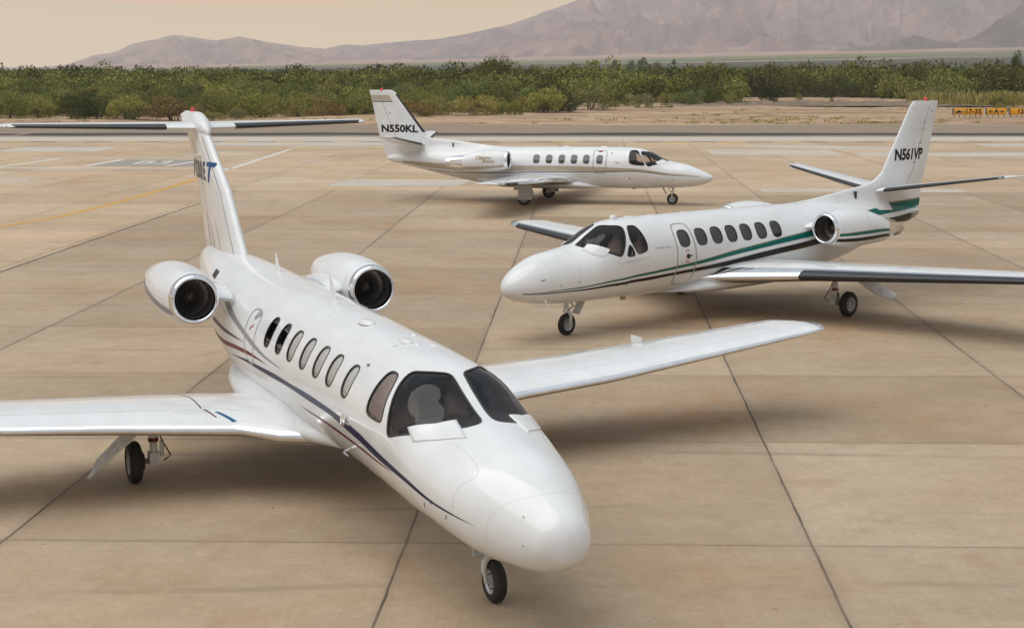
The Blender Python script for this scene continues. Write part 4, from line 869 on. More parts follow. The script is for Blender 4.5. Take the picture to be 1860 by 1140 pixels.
# ===================================================== apron, taxiway, dirt
LX,LY=.0478,.9989
def geo_uv(t):
    g=N(t,'ShaderNodeNewGeometry'); s=N(t,'ShaderNodeSeparateXYZ'); t.links.new(g.outputs['Position'],s.inputs[0])
    u=mth(t,'SUBTRACT',mth(t,'MULTIPLY',s.outputs[0],LY),mth(t,'MULTIPLY',s.outputs[1],LX))
    v=mth(t,'ADD',mth(t,'MULTIPLY',s.outputs[0],.025),s.outputs[1])
    return g,s,u,v
def noise(t,vec,scale,detail=4,rough=.5,stretch=None,w=0):
    if stretch:
        mp=N(t,'ShaderNodeMapping'); mp.inputs['Scale'].default_value=stretch; t.links.new(vec,mp.inputs[0]); vec=mp.outputs[0]
    n=N(t,'ShaderNodeTexNoise'); n.inputs['Scale'].default_value=scale; n.inputs['Detail'].default_value=detail; n.inputs['Roughness'].default_value=rough
    t.links.new(vec,n.inputs[0]); return n.outputs[0]
def rmp(t,v,a,b,lo=0,hi=1):
    n=N(t,'ShaderNodeMapRange'); n.inputs[1].default_value=a; n.inputs[2].default_value=b; n.inputs[3].default_value=lo; n.inputs[4].default_value=hi
    t.links.new(v,n.inputs[0]); return n.outputs[0]
def concrete():
    m=mat('apron_concrete',(.4,.33,.26),.8,spec=.35); t=m.node_tree; p=t.nodes['Principled BSDF']
    g,s,u,v=geo_uv(t); pos=g.outputs['Position']
    SX,SY=4.62,5.07
    cu=mth(t,'DIVIDE',mth(t,'SUBTRACT',u,2.57),SX); cv=mth(t,'DIVIDE',mth(t,'SUBTRACT',v,17.55),SY)
    wob=mth(t,'MULTIPLY',mth(t,'SUBTRACT',noise(t,pos,.9,4,.7),.5),.010)
    du=mth(t,'MULTIPLY',mth(t,'ABSOLUTE',mth(t,'SUBTRACT',mth(t,'FRACT',mth(t,'ADD',mth(t,'ADD',cu,.5),wob)),.5)),SX)
    dv=mth(t,'MULTIPLY',mth(t,'ABSOLUTE',mth(t,'SUBTRACT',mth(t,'FRACT',mth(t,'ADD',mth(t,'ADD',cv,.5),wob)),.5)),SY)
    # slab id
    cb=N(t,'ShaderNodeCombineXYZ'); t.links.new(mth(t,'FLOOR',cu),cb.inputs[0]); t.links.new(mth(t,'FLOOR',cv),cb.inputs[1])
    wn=N(t,'ShaderNodeTexWhiteNoise'); wn.noise_dimensions='2D'; t.links.new(cb.outputs[0],wn.inputs[0])
    # zones: newer grey apron near, warmer older slabs beyond and to the left
    zu=mth(t,'LESS_THAN',u,-15.62); zv=mth(t,'GREATER_THAN',v,70.4); zone=mth(t,'MAXIMUM',zu,zv)
    grey=mix(t,wn.outputs[0],(.375,.285,.196),(.515,.405,.292)); warm=mix(t,wn.outputs[0],(.49,.375,.26),(.60,.465,.33))
    base=mix(t,zone,grey,warm)
    # far columns get whiter replacement slabs now and then
    wht=mth(t,'MULTIPLY',mth(t,'GREATER_THAN',wn.outputs[0],.93),mth(t,'GREATER_THAN',v,75)); base=mix(t,mth(t,'MULTIPLY',wht,.55),base,(.56,.49,.41))
    n1=noise(t,pos,.35,5,.6); base=mix(t,rmp(t,n1,.35,.7),base,mix(t,1,base,(.84,.82,.80),'MULTIPLY'))
    n2=noise(t,pos,.08,3,.5,(1,3,1)); base=mix(t,rmp(t,n2,.4,.65,0,.8),base,mix(t,1,base,(1.10,1.05,1.0),'MULTIPLY'))
    # broom finish: fine streaks across the slabs, and lighter long smears
    n3=noise(t,pos,1.0,3,.6,(26,.9,1)); base=mix(t,rmp(t,n3,.35,.68),base,mix(t,1,base,(.955,.95,.94),'MULTIPLY'))
    n4=noise(t,pos,1.0,3,.6,(.5,16,1)); base=mix(t,rmp(t,n4,.52,.75,0,.8),base,mix(t,1,base,(.94,.935,.93),'MULTIPLY'))
    m1=noise(t,pos,2.2,6,.72); base=mix(t,rmp(t,m1,.38,.62),base,mix(t,1,base,(.90,.895,.87),'MULTIPLY'))
    m2=noise(t,pos,9,5,.75); base=mix(t,rmp(t,m2,.42,.62),base,mix(t,1,base,(1.09,1.08,1.07),'MULTIPLY'))
    m3=noise(t,pos,.17,4,.6); base=mix(t,rmp(t,m3,.5,.7,0,.7),base,mix(t,1,base,(1.05,.93,.80),'MULTIPLY'))
    n5=noise(t,pos,38,4,.8); base=mix(t,rmp(t,n5,.35,.7),base,mix(t,1,base,(.80,.79,.78),'MULTIPLY'))
    # rusty and oily stains
    st=noise(t,pos,.55,5,.62); base=mix(t,rmp(t,st,.56,.70,0,.45),base,(.34,.20,.10))
    sp=noise(t,pos,7.0,2,.5); base=mix(t,rmp(t,sp,.735,.76,0,.6),base,(.10,.08,.065))
    # local rust streak by the joint right of the near jet
    vd=N(t,'ShaderNodeVectorMath',operation='DISTANCE'); t.links.new(pos,vd.inputs[0]); vd.inputs[1].default_value=(3.2,24.5,0)
    loc=mth(t,'MULTIPLY',rmp(t,vd.outputs['Value'],.3,2.1,1,0),mth(t,'LESS_THAN',u,2.56)); base=mix(t,mth(t,'MULTIPLY',mth(t,'MULTIPLY',loc,.85),rmp(t,m1,.35,.62)),base,(.36,.205,.095))
    # tyre marks: faint curved dark scuffs
    wv=N(t,'ShaderNodeTexWave'); wv.wave_type='RINGS'; wv.inputs['Scale'].default_value=.11; wv.inputs['Distortion'].default_value=1.5; wv.inputs['Detail'].default_value=1
    mp=N(t,'ShaderNodeMapping'); mp.inputs['Location'].default_value=(9,-6,0); t.links.new(pos,mp.inputs[0]); t.links.new(mp.outputs[0],wv.inputs[0])
    tm=mth(t,'MULTIPLY',rmp(t,wv.outputs[1],.985,.999),rmp(t,noise(t,pos,.25,3),.45,.6)); base=mix(t,mth(t,'MULTIPLY',tm,.30),base,(.10,.085,.075))
    # joints
    jn=rmp(t,noise(t,pos,.6,3),.3,.7,.4,1.0)
    ju=rmp(t,du,.010,.022,1,0); jv=rmp(t,dv,.006,.013,1,0)
    # minor joints (older slabs, half width)
    jm=mth(t,'MAXIMUM',mth(t,'MULTIPLY',ju,mth(t,'MULTIPLY_ADD',zone,-.55,1.0)),mth(t,'MULTIPLY',jv,mth(t,'MULTIPLY_ADD',zone,-.35,.85))); jm=mth(t,'MULTIPLY',jm,jn)
    edge=mth(t,'MAXIMUM',rmp(t,du,.02,.14,1,0),rmp(t,dv,.02,.10,1,0)); base=mix(t,mth(t,'MULTIPLY',edge,.16),base,(.14,.11,.09))
    base=mix(t,mth(t,'MULTIPLY',jm,.93),base,(.035,.028,.024))
    # wide tarred joint where the two pours meet
    tj=mth(t,'MULTIPLY',mth(t,'LESS_THAN',mth(t,'ABSOLUTE',mth(t,'ADD',mth(t,'ADD',u,15.62),mth(t,'MULTIPLY',mth(t,'SUBTRACT',noise(t,pos,1.2,4,.7),.5),.10))),.045),mth(t,'LESS_THAN',v,70.5))
    base=mix(t,mth(t,'MULTIPLY',tj,.85),base,(.04,.035,.03))
    t.links.new(base,p.inputs['Base Color'])
    h=mth(t,'ADD',mth(t,'MULTIPLY',n5,.5),mth(t,'MULTIPLY',n3,.5)); h=mth(t,'SUBTRACT',h,mth(t,'MULTIPLY',jm,2))
    bn=N(t,'ShaderNodeBump'); bn.inputs['Strength'].default_value=.25; bn.inputs['Distance'].default_value=.006; t.links.new(h,bn.inputs['Height']); t.links.new(bn.outputs[0],p.inputs['Normal'])
    t.links.new(rmp(t,n1,.3,.7,.7,.88),p.inputs['Roughness'])
    return m
def simple(name,cols,scale,stretch=(1,1,1),rough=.9,fine=None,detail=6):
    m=mat(name,cols[0],rough,spec=.2); t=m.node_tree; p=t.nodes['Principled BSDF']; g=N(t,'ShaderNodeNewGeometry')
    n=noise(t,g.outputs['Position'],scale,detail,.62,stretch); k=len(cols); r=ramp(t,[(.28+.44*i/(k-1),c) for i,c in enumerate(cols)]); t.links.new(n,r.inputs[0]); c=r.outputs[0]
    if fine:
        f=noise(t,g.outputs['Position'],fine,3,.7,stretch); c=mix(t,rmp(t,f,.35,.7),c,mix(t,1,c,(.72,.70,.68),'MULTIPLY'))
    t.links.new(c,p.inputs['Base Color']); return m
def sheet(name,P,z,m,mb=None):
    return tag(meshobj(name,[(x,y,z) for x,y in P],[tuple(range(len(P)))],m,smooth=False),kind='structure')
YA=126.6
sheet('apron',[(-90,-12),(90,-12),(90,YA),(-90,YA)],0,concrete())
sheet('taxiway',[(-130,YA),(130,YA),(130,153),(-130,153)],-.004,simple('taxiway_asphalt',[(.25,.195,.15),(.30,.235,.18),(.34,.27,.21)],.12,(1,6,1),.9,9))
def strip(name,x0,x1,y0,y1,z,m): return sheet(name,[(x0,y0),(x1,y0),(x1,y1),(x0,y1)],z,m)
pale=simple('pale_concrete',[(.50,.44,.37),(.56,.50,.43),(.62,.56,.48)],.3,(1,2,1),.85,12)
strip('pale_concrete_strip',-90,90,119.4,YA-.02,.004,pale)
tar=simple('tar_shoulder',[(.04,.035,.032),(.07,.06,.055),(.17,.14,.12)],.15,(1,8,1),.9,5)
# dark worn shoulder between the taxiway and the apron, ragged edges
def ragged(name,x0,x1,y0,y1,z,m,amp,step=1.5,seed=3):
    r=np.random.default_rng(seed); xs=np.arange(x0,x1,step); k=np.ones(5)/5
    a=np.convolve(r.normal(0,amp,len(xs)+4),k,'valid')*2; b=np.convolve(r.normal(0,amp,len(xs)+4),k,'valid')*2
    V=[(x,y0+p,z) for x,p in zip(xs,a)]+[(x,max(y1+q,y0+p+.05),z) for x,p,q in zip(xs,a,b)]; n=len(xs)
    return tag(meshobj(name,V,[(i,i+1,n+i+1,n+i) for i in range(n-1)],m,smooth=False),kind='structure')
ragged('taxiway_shoulder',-40,90,129.5,134.5,0,tar,.5)
ragged('taxiway_shoulder',-90,-40,130.6,133.0,0,tar,.6,seed=5)
# white patches of replaced concrete
for P in ([(-8.6,73.4),(-7.9,77.8),(-1.8,77.5),(-2.5,73.3)],[(12.0,112.6),(20.5,107.8),(30.0,107.5),(20.3,112.6)],[(12.6,100.2),(21.0,100.0),(20.9,106),(12.8,106.2)],[(21.6,98.5),(34,98.0),(33.8,102.5),(21.8,102.8)],[(-34,104),(-27,104.2),(-27,110),(-33.5,110)],[(-22,112.2),(-9,112.2),(-9.4,117.5),(-22.3,117.5)],[(-42,112),(-37,112),(-37,115),(-42,115)],[(11,69.8),(20,69.6),(20,71.4),(11,71.6)],[(-12.4,91.8),(-10.6,91.7),(-10.5,93),(-12.3,93.1)],[(-8,108),(-1,108),(-1,112),(-8,112)],[(33,111),(46,110.8),(46,115),(33,115.2)]):
    sheet('concrete_patch',P,.004,pale)
# painted markings
def paint(name,col,worn=.5,sc=3): 
    m=mat(name,col,.7); t=m.node_tree; p=t.nodes['Principled BSDF']; g=N(t,'ShaderNodeNewGeometry'); n=noise(t,g.outputs['Position'],sc,5,.7)
    t.links.new(mix(t,rmp(t,n,.5,.72,0,worn),col,(.38,.30,.22)),p.inputs['Base Color']); return m
yel=paint('yellow_line_paint',(.60,.30,.035)); whp=paint('white_line_paint',(.62,.58,.52)); blk=paint('black_mark_paint',(.05,.048,.048),.7); slate=paint('grey_mark_paint',(.27,.25,.235),.8,1.2)
def curve_line(name,P,wd,z,m,n=60):
    P=resample(chaikin(P,3,False),n,False); T=np.gradient(P,axis=0); T/=np.linalg.norm(T,axis=1,keepdims=True); S=np.stack([-T[:,1],T[:,0]],-1)
    V=[(*p,z) for p in P-S*wd/2]+[(*p,z) for p in P+S*wd/2]
    return tag(meshobj(name,V,[(i,i+1,n+i+1,n+i) for i in range(n-1)],m,smooth=False),kind='structure')
curve_line('yellow_lead_line',[(-30.0,35.0),(-17.12,53.1),(-15.86,64.0),(-15.47,76.2),(-15.46,82),(-15.3,84.5)],.26,.004,yel)
curve_line('white_lead_line',[(-15.3,84.5),(-15.1,88),(-15.0,99.0),(-14.8,107)],.34,.004,whp)
sheet('white_cross_line',[(-36,86.9),(-15.2,86.2),(-15.2,86.7),(-36,87.4)],.004,whp)
sheet('white_cross_line',[(-29,96.2),(-15,96.0),(-15,96.3),(-29,96.5)],.004,whp)
curve_line('white_diagonal_line',[(-31,83),(-28.1,87.3),(-27.2,96.3)],.42,.004,whp)
sheet('painted_box',[(-23.4,88.8),(-19.3,88.7),(-18.9,94.6),(-22.8,94.7)],.004,slate)
sheet('painted_box',[(-19.25,88.7),(-17.7,88.6),(-17.3,94.5),(-18.85,94.6)],.004,slate)
curve_line('white_box_line',[(-23.7,88.6),(-23.1,94.9)],.45,.0045,whp,8); curve_line('white_box_line',[(-19.2,88.5),(-18.0,94.7)],.40,.0085,whp,8)
Vt,Ft=text_mesh('B3',2.3,0,.03); tag(meshobj('painted_lettering',[(-20.6+v[0]*.9,91.8+v[1]*1.9,.009) for v in Vt],Ft,whp,smooth=False),kind='structure')
sheet('yellow_edge_line',[(-90,117.6),(90,117.0),(90,117.5),(-90,118.1)],.008,yel)
for i in range(40): 
    x=-80+i*4.05; y=117.85-.6*(x+90)/180
    sheet('black_edge_dash',[(x,y-.26),(x+1.9,y-.26),(x+1.9,y+.28),(x,y+.28)],.012,blk)
# ---- dirt verge and desert floor
dirt=mat('verge_dirt',(.4,.3,.2),.95,spec=.1); t=dirt.node_tree; g=N(t,'ShaderNodeNewGeometry'); pos=g.outputs['Position']
c=mix(t,rmp(t,noise(t,pos,.10,6,.65,(.35,1.3,1)),.36,.62),(.24,.155,.095),(.46,.32,.205))
c=mix(t,rmp(t,noise(t,pos,.5,6,.7,(.3,1,1)),.5,.66,0,.85),c,(.56,.42,.29)); c=mix(t,rmp(t,noise(t,pos,.35,6,.7,(.2,1,1)),.56,.68,0,.8),c,(.15,.09,.05))
c=mix(t,rmp(t,noise(t,pos,2.5,4,.7,(.5,1,1)),.5,.7,0,.7),c,mix(t,1,c,(.6,.58,.55),'MULTIPLY'))
c=mix(t,rmp(t,noise(t,pos,.16,5,.7,(.25,1,1)),.62,.68,0,.6),c,(.13,.125,.05)); t.links.new(c,t.nodes['Principled BSDF'].inputs['Base Color'])
def fgr(x,y): return (math.sin(x*.11+y*.05)+math.sin(x*.31-y*.21)*.5+math.sin(x*.83+y*.57)*.22)
nx,ny=150,46;V=[]
for j in range(ny):
    y=152.8+(290-152.8)*(j/(ny-1))**1.3
    for i in range(nx):
        x=-120+240*i/(nx-1); V.append((x,y,-.012+.0 if j==0 else .10*min(1,(y-152.8)/6)*(1+fgr(x,y))+rng.normal(0,.025)))
tag(meshobj('dirt_verge',V,[(j*nx+i,j*nx+i+1,(j+1)*nx+i+1,(j+1)*nx+i) for j in range(ny-1) for i in range(nx-1)],dirt),kind='structure')
# heaped spoil mounds on the right
def mounds():
    V=[];Fc=[];nx,ny=90,26
    for j in range(ny):
        for i in range(nx):
            x=18+50*i/(nx-1); y=224+34*j/(ny-1); e=math.sin(math.pi*i/(nx-1))**.5*math.sin(math.pi*j/(ny-1))**.6
            h=.34*max(0,(math.sin(x*.9+y*.4)*math.sin(y*.7-x*.2)+.35*math.sin(x*2.3)+.35*math.sin(y*2.1+x)))+rng.normal(0,.06); V.append((x,y,.12+e*max(0,h)+.05))
    for j in range(ny-1):
        for i in range(nx-1): Fc.append((j*nx+i,j*nx+i+1,(j+1)*nx+i+1,(j+1)*nx+i))
    tag(meshobj('dirt_mounds',V,Fc,simple('spoil_dirt',[(.12,.085,.06),(.22,.16,.115),(.38,.29,.21)],.8,(1,1,1),.95,5)),kind='structure')
mounds()
# valley floor: one polar sheet from behind the camera to the mountains, rising to the right
def vfl():
    m=mat('valley_floor',(.1,.1,.06),.95,spec=.05); t=m.node_tree; g=N(t,'ShaderNodeNewGeometry'); pos=g.outputs['Position']
    ln=N(t,'ShaderNodeVectorMath',operation='LENGTH'); t.links.new(pos,ln.inputs[0]); d=ln.outputs['Value']
    wob=mth(t,'MULTIPLY',mth(t,'SUBTRACT',noise(t,pos,.0012,5,.6),.5),900); dd=mth(t,'ADD',d,wob)
    r=ramp(t,[(.0,(.12,.095,.06)),(.10,(.06,.07,.04)),(.30,(.09,.09,.06)),(.345,(.13,.12,.085)),(.355,(.30,.24,.18)),(.385,(.12,.13,.06)),(.43,(.17,.20,.08)),(.47,(.18,.20,.09)),(.50,(.20,.18,.10)),(.56,(.40,.26,.18)),(.8,(.42,.27,.20)),(1,(.36,.25,.20))])
    t.links.new(mth(t,'DIVIDE',dd,6500),r.inputs[0]); c=r.outputs[0]
    c=mix(t,rmp(t,noise(t,pos,.010,5,.7),.35,.7),c,mix(t,1,c,(.55,.55,.55),'MULTIPLY')); c=mix(t,rmp(t,noise(t,pos,.0035,3,.5,(.3,1,1)),.62,.66,0,.7),c,(.42,.34,.26))
    t.links.new(c,t.nodes['Principled BSDF'].inputs['Base Color'])
    azs=np.linspace(-180,180,361); rs=np.r_[3,60,140,260,420,650,900,1200,1600,2000,2400,2800,3200,3600,4000,4400,4800,5400,6200,7200,8500]; V=[]
    for a in azs:
        for q in rs:
            az=math.tan(R(max(-30,min(30,a)))); rise=max(6,40+130*az)*(2300/5500)*(max(0,q-700)/2300)**1.25 if abs(a)<90 else 0
            zz=-.06 if q>100 else -.6
            if q<700: zz=-.4 if q<300 else -.1
            V.append((q*math.sin(R(a)),q*math.cos(R(a)),zz+rise))
    nr=len(rs); Fc=[(i*nr+j,i*nr+j+1,(i+1)*nr+j+1,(i+1)*nr+j) for i in range(360) for j in range(nr-1)]
    tag(meshobj('valley_floor',V,Fc,m),kind='structure')
vfl()
# ===================================================== mountains
def vnoise(seed):
    r=np.random.default_rng(seed); g=r.random((256,256))
    def f(x,y):
        x=np.asarray(x);y=np.asarray(y); xi=np.floor(x).astype(int);yi=np.floor(y).astype(int);fx=x-xi;fy=y-yi;fx=fx*fx*(3-2*fx);fy=fy*fy*(3-2*fy)
        a=g[xi%256,yi%256];b=g[(xi+1)%256,yi%256];c=g[xi%256,(yi+1)%256];d=g[(xi+1)%256,(yi+1)%256]
        return (a*(1-fx)+b*fx)*(1-fy)+(c*(1-fx)+d*fx)*fy
    return f
def ridged(f,x,y,o=6,l=2.1,gn=.5):
    s=0;a=1;n=0
    for i in range(o):
        v=1-np.abs(2*f(x+i*17.3,y+i*9.1)-1); s=s+a*v*v; n+=a; a*=gn; x=x*l;y=y*l
    return s/n
def mountain(name,sky,r0,rc,r1,amp,m,seed,fan=0.,naz=520,nr=150,base=lambda az:0.,gx=60,jag=.03,gs=900.):
    f=vnoise(seed); px=np.array([p[0] for p in sky],float); el=np.array([(124.57-p[1])/2893 for p in sky]); az0,az1=(px[0]-930)/2893,(px[-1]-930)/2893
    az=np.linspace(az0,az1,naz); hc=np.interp(az,(px-930)/2893,el)*rc+5.3; t=np.linspace(0,1,nr); V=np.zeros((naz,nr,3))
    b=np.array([base(a) for a in az])
    jg=np.array([sum(f(a*gx*k*1.7,3.3*k)/k for k in (1,2,4,8)) for a in az]); jg=(jg-jg.mean())*jag
    for i,a in enumerate(az):
        rr=np.where(t<.75,r0+(rc-r0)*(t/.75),rc+(r1-rc)*((t-.75)/.25)); pr=np.where(t<.75,(t/.75)**1.55,1-((t-.75)/.25)**1.3)
        wx=f(a*22+5,t*3)*.35
        X=rr*a;g1=ridged(f,X/gs+rr/gs*.55+wx*.8,rr/gs*.8-X/gs*.2+50,7,2.05,.55); g2=ridged(f,X/gs*3.3-rr/gs*1.1+30,rr/gs*2.6+X/gs*.6+70,5)
        env=np.sin(np.pi*np.clip(t/.75,0,1)*.93)**.7*(t<=.75)
        h=hc[i]*pr*(1+jg[i]*np.clip(t/.75,0,1)**2)+ (g1-.5)*amp*env*hc[i]+(g2-.5)*amp*.6*env*hc[i]
        h=np.minimum(h,hc[i]*(1+jg[i])*(rr/rc)*.995) if True else h
        V[i,:,0]=rr*a/math.sqrt(1+a*a)*1; V[i,:,1]=rr/math.sqrt(1+a*a); V[i,:,2]=np.maximum(h,0)+b[i]*np.clip(1-t,0,1)-3*(t<.02)
    idx=np.arange(naz*nr).reshape(naz,nr); q=np.stack([idx[:-1,:-1],idx[:-1,1:],idx[1:,1:],idx[1:,:-1]],-1).reshape(-1,4)
    return tag(meshobj(name,V.reshape(-1,3),q,m,recalc=True),kind='structure')
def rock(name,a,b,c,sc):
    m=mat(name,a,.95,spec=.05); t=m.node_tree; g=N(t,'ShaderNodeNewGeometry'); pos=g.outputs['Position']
    q=mix(t,rmp(t,noise(t,pos,sc,6,.65),.35,.65),a,b); q=mix(t,rmp(t,noise(t,pos,sc*3.1,6,.7,(1,.35,1)),.45,.62,0,.9),q,c); q=mix(t,rmp(t,noise(t,pos,sc*7,6,.75,(1,.25,1.6)),.50,.66,0,.55),q,mix(t,.3,b,(.6,.42,.34)))  # rock tints; slope-stretched streaks paint lit and shaded gullies into the colour
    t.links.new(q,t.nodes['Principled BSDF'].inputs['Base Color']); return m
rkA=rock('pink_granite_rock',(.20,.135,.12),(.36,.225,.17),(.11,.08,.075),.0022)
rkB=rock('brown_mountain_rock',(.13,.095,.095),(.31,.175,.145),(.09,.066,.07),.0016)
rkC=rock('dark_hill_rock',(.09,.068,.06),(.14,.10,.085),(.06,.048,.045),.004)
vbase=lambda a: max(0,(a+.17)/.5)**1.35*.0
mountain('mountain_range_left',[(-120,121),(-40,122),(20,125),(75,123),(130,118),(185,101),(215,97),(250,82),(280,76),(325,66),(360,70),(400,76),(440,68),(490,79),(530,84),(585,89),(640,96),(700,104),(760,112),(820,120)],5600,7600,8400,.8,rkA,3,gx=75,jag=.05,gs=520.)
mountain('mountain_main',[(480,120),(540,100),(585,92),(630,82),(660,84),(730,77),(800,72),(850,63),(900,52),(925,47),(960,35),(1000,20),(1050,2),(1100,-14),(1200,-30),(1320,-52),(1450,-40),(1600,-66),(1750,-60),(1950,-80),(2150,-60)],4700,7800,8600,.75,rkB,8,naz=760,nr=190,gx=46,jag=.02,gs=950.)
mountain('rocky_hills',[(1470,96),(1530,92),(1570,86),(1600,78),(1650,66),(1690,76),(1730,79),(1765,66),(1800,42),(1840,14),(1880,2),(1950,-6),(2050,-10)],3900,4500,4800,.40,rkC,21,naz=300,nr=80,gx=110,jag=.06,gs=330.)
# ===================================================== haze
hz=bpy.data.materials.new('haze'); hz.use_nodes=True; t=hz.node_tree; t.nodes.clear(); pv=N(t,'ShaderNodeVolumePrincipled'); o=N(t,'ShaderNodeOutputMaterial'); t.links.new(pv.outputs[0],o.inputs['Volume'])
pv.inputs['Color'].default_value=(.985,.957,.985,1); pv.inputs['Density'].default_value=1.05e-4; pv.inputs['Anisotropy'].default_value=0.0
bx=MB(); bx.box((0,0,299),(19000,19000,602)); tag(bx.build('haze',hz,None,smooth=False),kind='stuff')

# ===================================================== shrubs, trees, palms
def leafmat(name,a,b,c):
    m=mat(name,a,.75,spec=.15); t=m.node_tree; p=t.nodes['Principled BSDF']
    g=N(t,'ShaderNodeNewGeometry'); oi=N(t,'ShaderNodeObjectInfo'); tcn=N(t,'ShaderNodeTexCoord')
    q=ramp(t,[(0,a),(.5,b),(1,c)]); t.links.new(g.outputs['Random Per Island'],q.inputs[0]); c0=q.outputs[0]
    n=noise(t,tcn.outputs['Object'],3.0,3,.6); c0=mix(t,rmp(t,n,.35,.65),c0,mix(t,1,c0,(.62,.66,.6),'MULTIPLY'))
    r=ramp(t,[(0,(.45,.5,.38)),(.25,(.9,1.0,.75)),(.5,(1.75,1.6,1.05)),(.7,(.65,.7,.45)),(.85,(1.35,1.3,.85)),(1,(.9,1.1,.9))]); t.links.new(oi.outputs['Random'],r.inputs[0]); c0=mix(t,1,c0,r.outputs[0],'MULTIPLY')
    t.links.new(c0,p.inputs['Base Color']); 
    return m
LM={'green':leafmat('shrub_green',(.115,.13,.048),(.215,.22,.078),(.34,.33,.135)),
    'dark':leafmat('tree_dark_green',(.045,.05,.016),(.085,.092,.027),(.15,.15,.045)),
    'bright':leafmat('mesquite_bright_green',(.08,.09,.018),(.135,.14,.028),(.20,.20,.05)),
    'olive':leafmat('shrub_olive',(.17,.15,.065),(.30,.255,.11),(.42,.355,.18)),
    'tan':leafmat('dry_brush',(.19,.115,.055),(.30,.185,.09),(.42,.28,.15)),
    'pale':leafmat('saltbush_pale',(.18,.18,.115),(.28,.28,.18),(.38,.37,.25))}
M['wood']=noisy(mat('twig_bark',(.10,.07,.05),.9),(.06,.045,.035),(.15,.11,.08),8,3)
def crown_pts(r,n,style):
    # clump centres on and inside an uneven dome of height 1
    k=int(26 if style!='tree' else 34); C=[]
    for i in range(k):
        a=r.uniform(0,2*math.pi); h=r.uniform(.08,1)**.8; rad=(1-abs(h-.42)**2*1.7)
        rad=max(.12,rad)*.62*r.uniform(.55,1.05); 
        if style=='tree': h=.30+.70*h; rad=max(.15,1-((h-.62)/.45)**2)*.55*r.uniform(.35,1.05)
        C.append((math.cos(a)*rad,math.sin(a)*rad,h*r.uniform(.80,1.03),r.uniform(.13,.26)))
    C=np.array(C); w_=C[:,3]**2; idx=r.choice(k,n,p=w_/w_.sum()); d=r.normal(size=(n,3)); d/=np.linalg.norm(d,axis=1,keepdims=True)
    rr=r.uniform(.45,1.0,n)**.5; P=C[idx,:3]*[1,1,.86]+d*(C[idx,3]*rr)[:,None]*[1,1,.95]; P[:,2]=np.abs(P[:,2]-.02)+.02
    return P,d
def leaves(r,P,d,ls,up=.6,asp=2.3):
    n=len(P); ax=d*.6+r.normal(size=(n,3))*.5; ax[:,2]+=up; ax/=np.linalg.norm(ax,axis=1,keepdims=True)
    nr_=d*.9+np.array([0,0,.6])+r.normal(size=(n,3))*.35; sd=np.cross(ax,nr_); sd/=np.linalg.norm(sd,axis=1,keepdims=True); L=ls*r.uniform(.6,1.3,(n,1)); Wd=L/asp
    return np.stack([P-sd*Wd*.5,P+sd*Wd*.5,P+ax*L+sd*Wd*.28,P+ax*L-sd*Wd*.28],1)
def quadmesh(name,Q,mats,extra=None):
    V=Q.reshape(-1,3); F=np.arange(len(V)).reshape(-1,4); me=bpy.data.meshes.new(name)
    if extra: eV,eF=extra; b=len(V); V=np.vstack([V,np.array(eV)]); 
    nv=len(V); nf=len(F)+(len(extra[1]) if extra else 0); me.vertices.add(nv); me.vertices.foreach_set('co',V.astype(np.float32).ravel())
    loops=np.r_[F.ravel(),(np.array(extra[1]).ravel()+b if extra else np.array([],int))].astype(np.int32); me.loops.add(len(loops)); me.loops.foreach_set('vertex_index',loops)
    me.polygons.add(nf); me.polygons.foreach_set('loop_start',np.arange(0,nf*4,4,dtype=np.int32))
    for m in mats: me.materials.append(m)
    mi=np.zeros(nf,dtype=np.int32); mi[len(F):]=1; me.polygons.foreach_set('material_index',mi); me.update(calc_edges=True); me.validate(); return me
def stems(r,n,h,base=.05,spread=.5,rad=.012):
    mb=MB()
    for i in range(n):
        a=r.uniform(0,2*math.pi); q=r.uniform(.2,1)*spread; mb.tube([(math.cos(a)*base,math.sin(a)*base,-.02),(math.cos(a)*q*.45,math.sin(a)*q*.45,h*.45),(math.cos(a)*q,math.sin(a)*q,h*r.uniform(.7,1))],[rad,rad*.75,rad*.3],0,4,False)
    return mb.V,[f for f in mb.F]
SHR={}
for kind in LM:
    for j in range(4):
        r=np.random.default_rng(sum(map(ord,kind))*10+j); big=kind in('dark','bright')
        if big and j>=2:
            P,d=crown_pts(r,5200,'tree'); Q=leaves(r,P,d,.040,.35,2.0); ex=stems(r,9,.75,.04,.42,.014)
        else:
            P,d=crown_pts(r,4600,'dome'); Q=leaves(r,P,d,.050 if kind in('tan','olive','pale') else .045,.8 if kind in('tan','olive') else .6,2.8 if kind in('tan','olive') else 2.1); ex=stems(r,12,.6,.08,.5,.009)
        SHR[kind,j]=quadmesh('shrub_leaves',Q,[LM[kind],M['wood']],ex)
GR='shrubs of the thicket beyond the dirt verge'
def shrub(kind,j,x,y,h,wd,label=None,cat='shrub',name='desert_shrub',group=GR):
    o=bpy.data.objects.new(name,SHR[kind,j%4]); COL.objects.link(o); o.location=(x,y,.04); o.rotation_euler=(0,0,random.uniform(0,6.28)); o.scale=(wd/1.25,wd/1.25,h)
    tag(o,label,cat,group); return o
def atpx(px,base,z=.05):                # ground point seen at a pixel of the photograph, used to space the front rows
    th=R(8.755); u=(px-930)/2893; v=(base-570)/2893; dy=math.cos(th)-v*math.sin(th); dz=-math.sin(th)-v*math.cos(th); k=(z-5.35)/dz; return u*k,dy*k
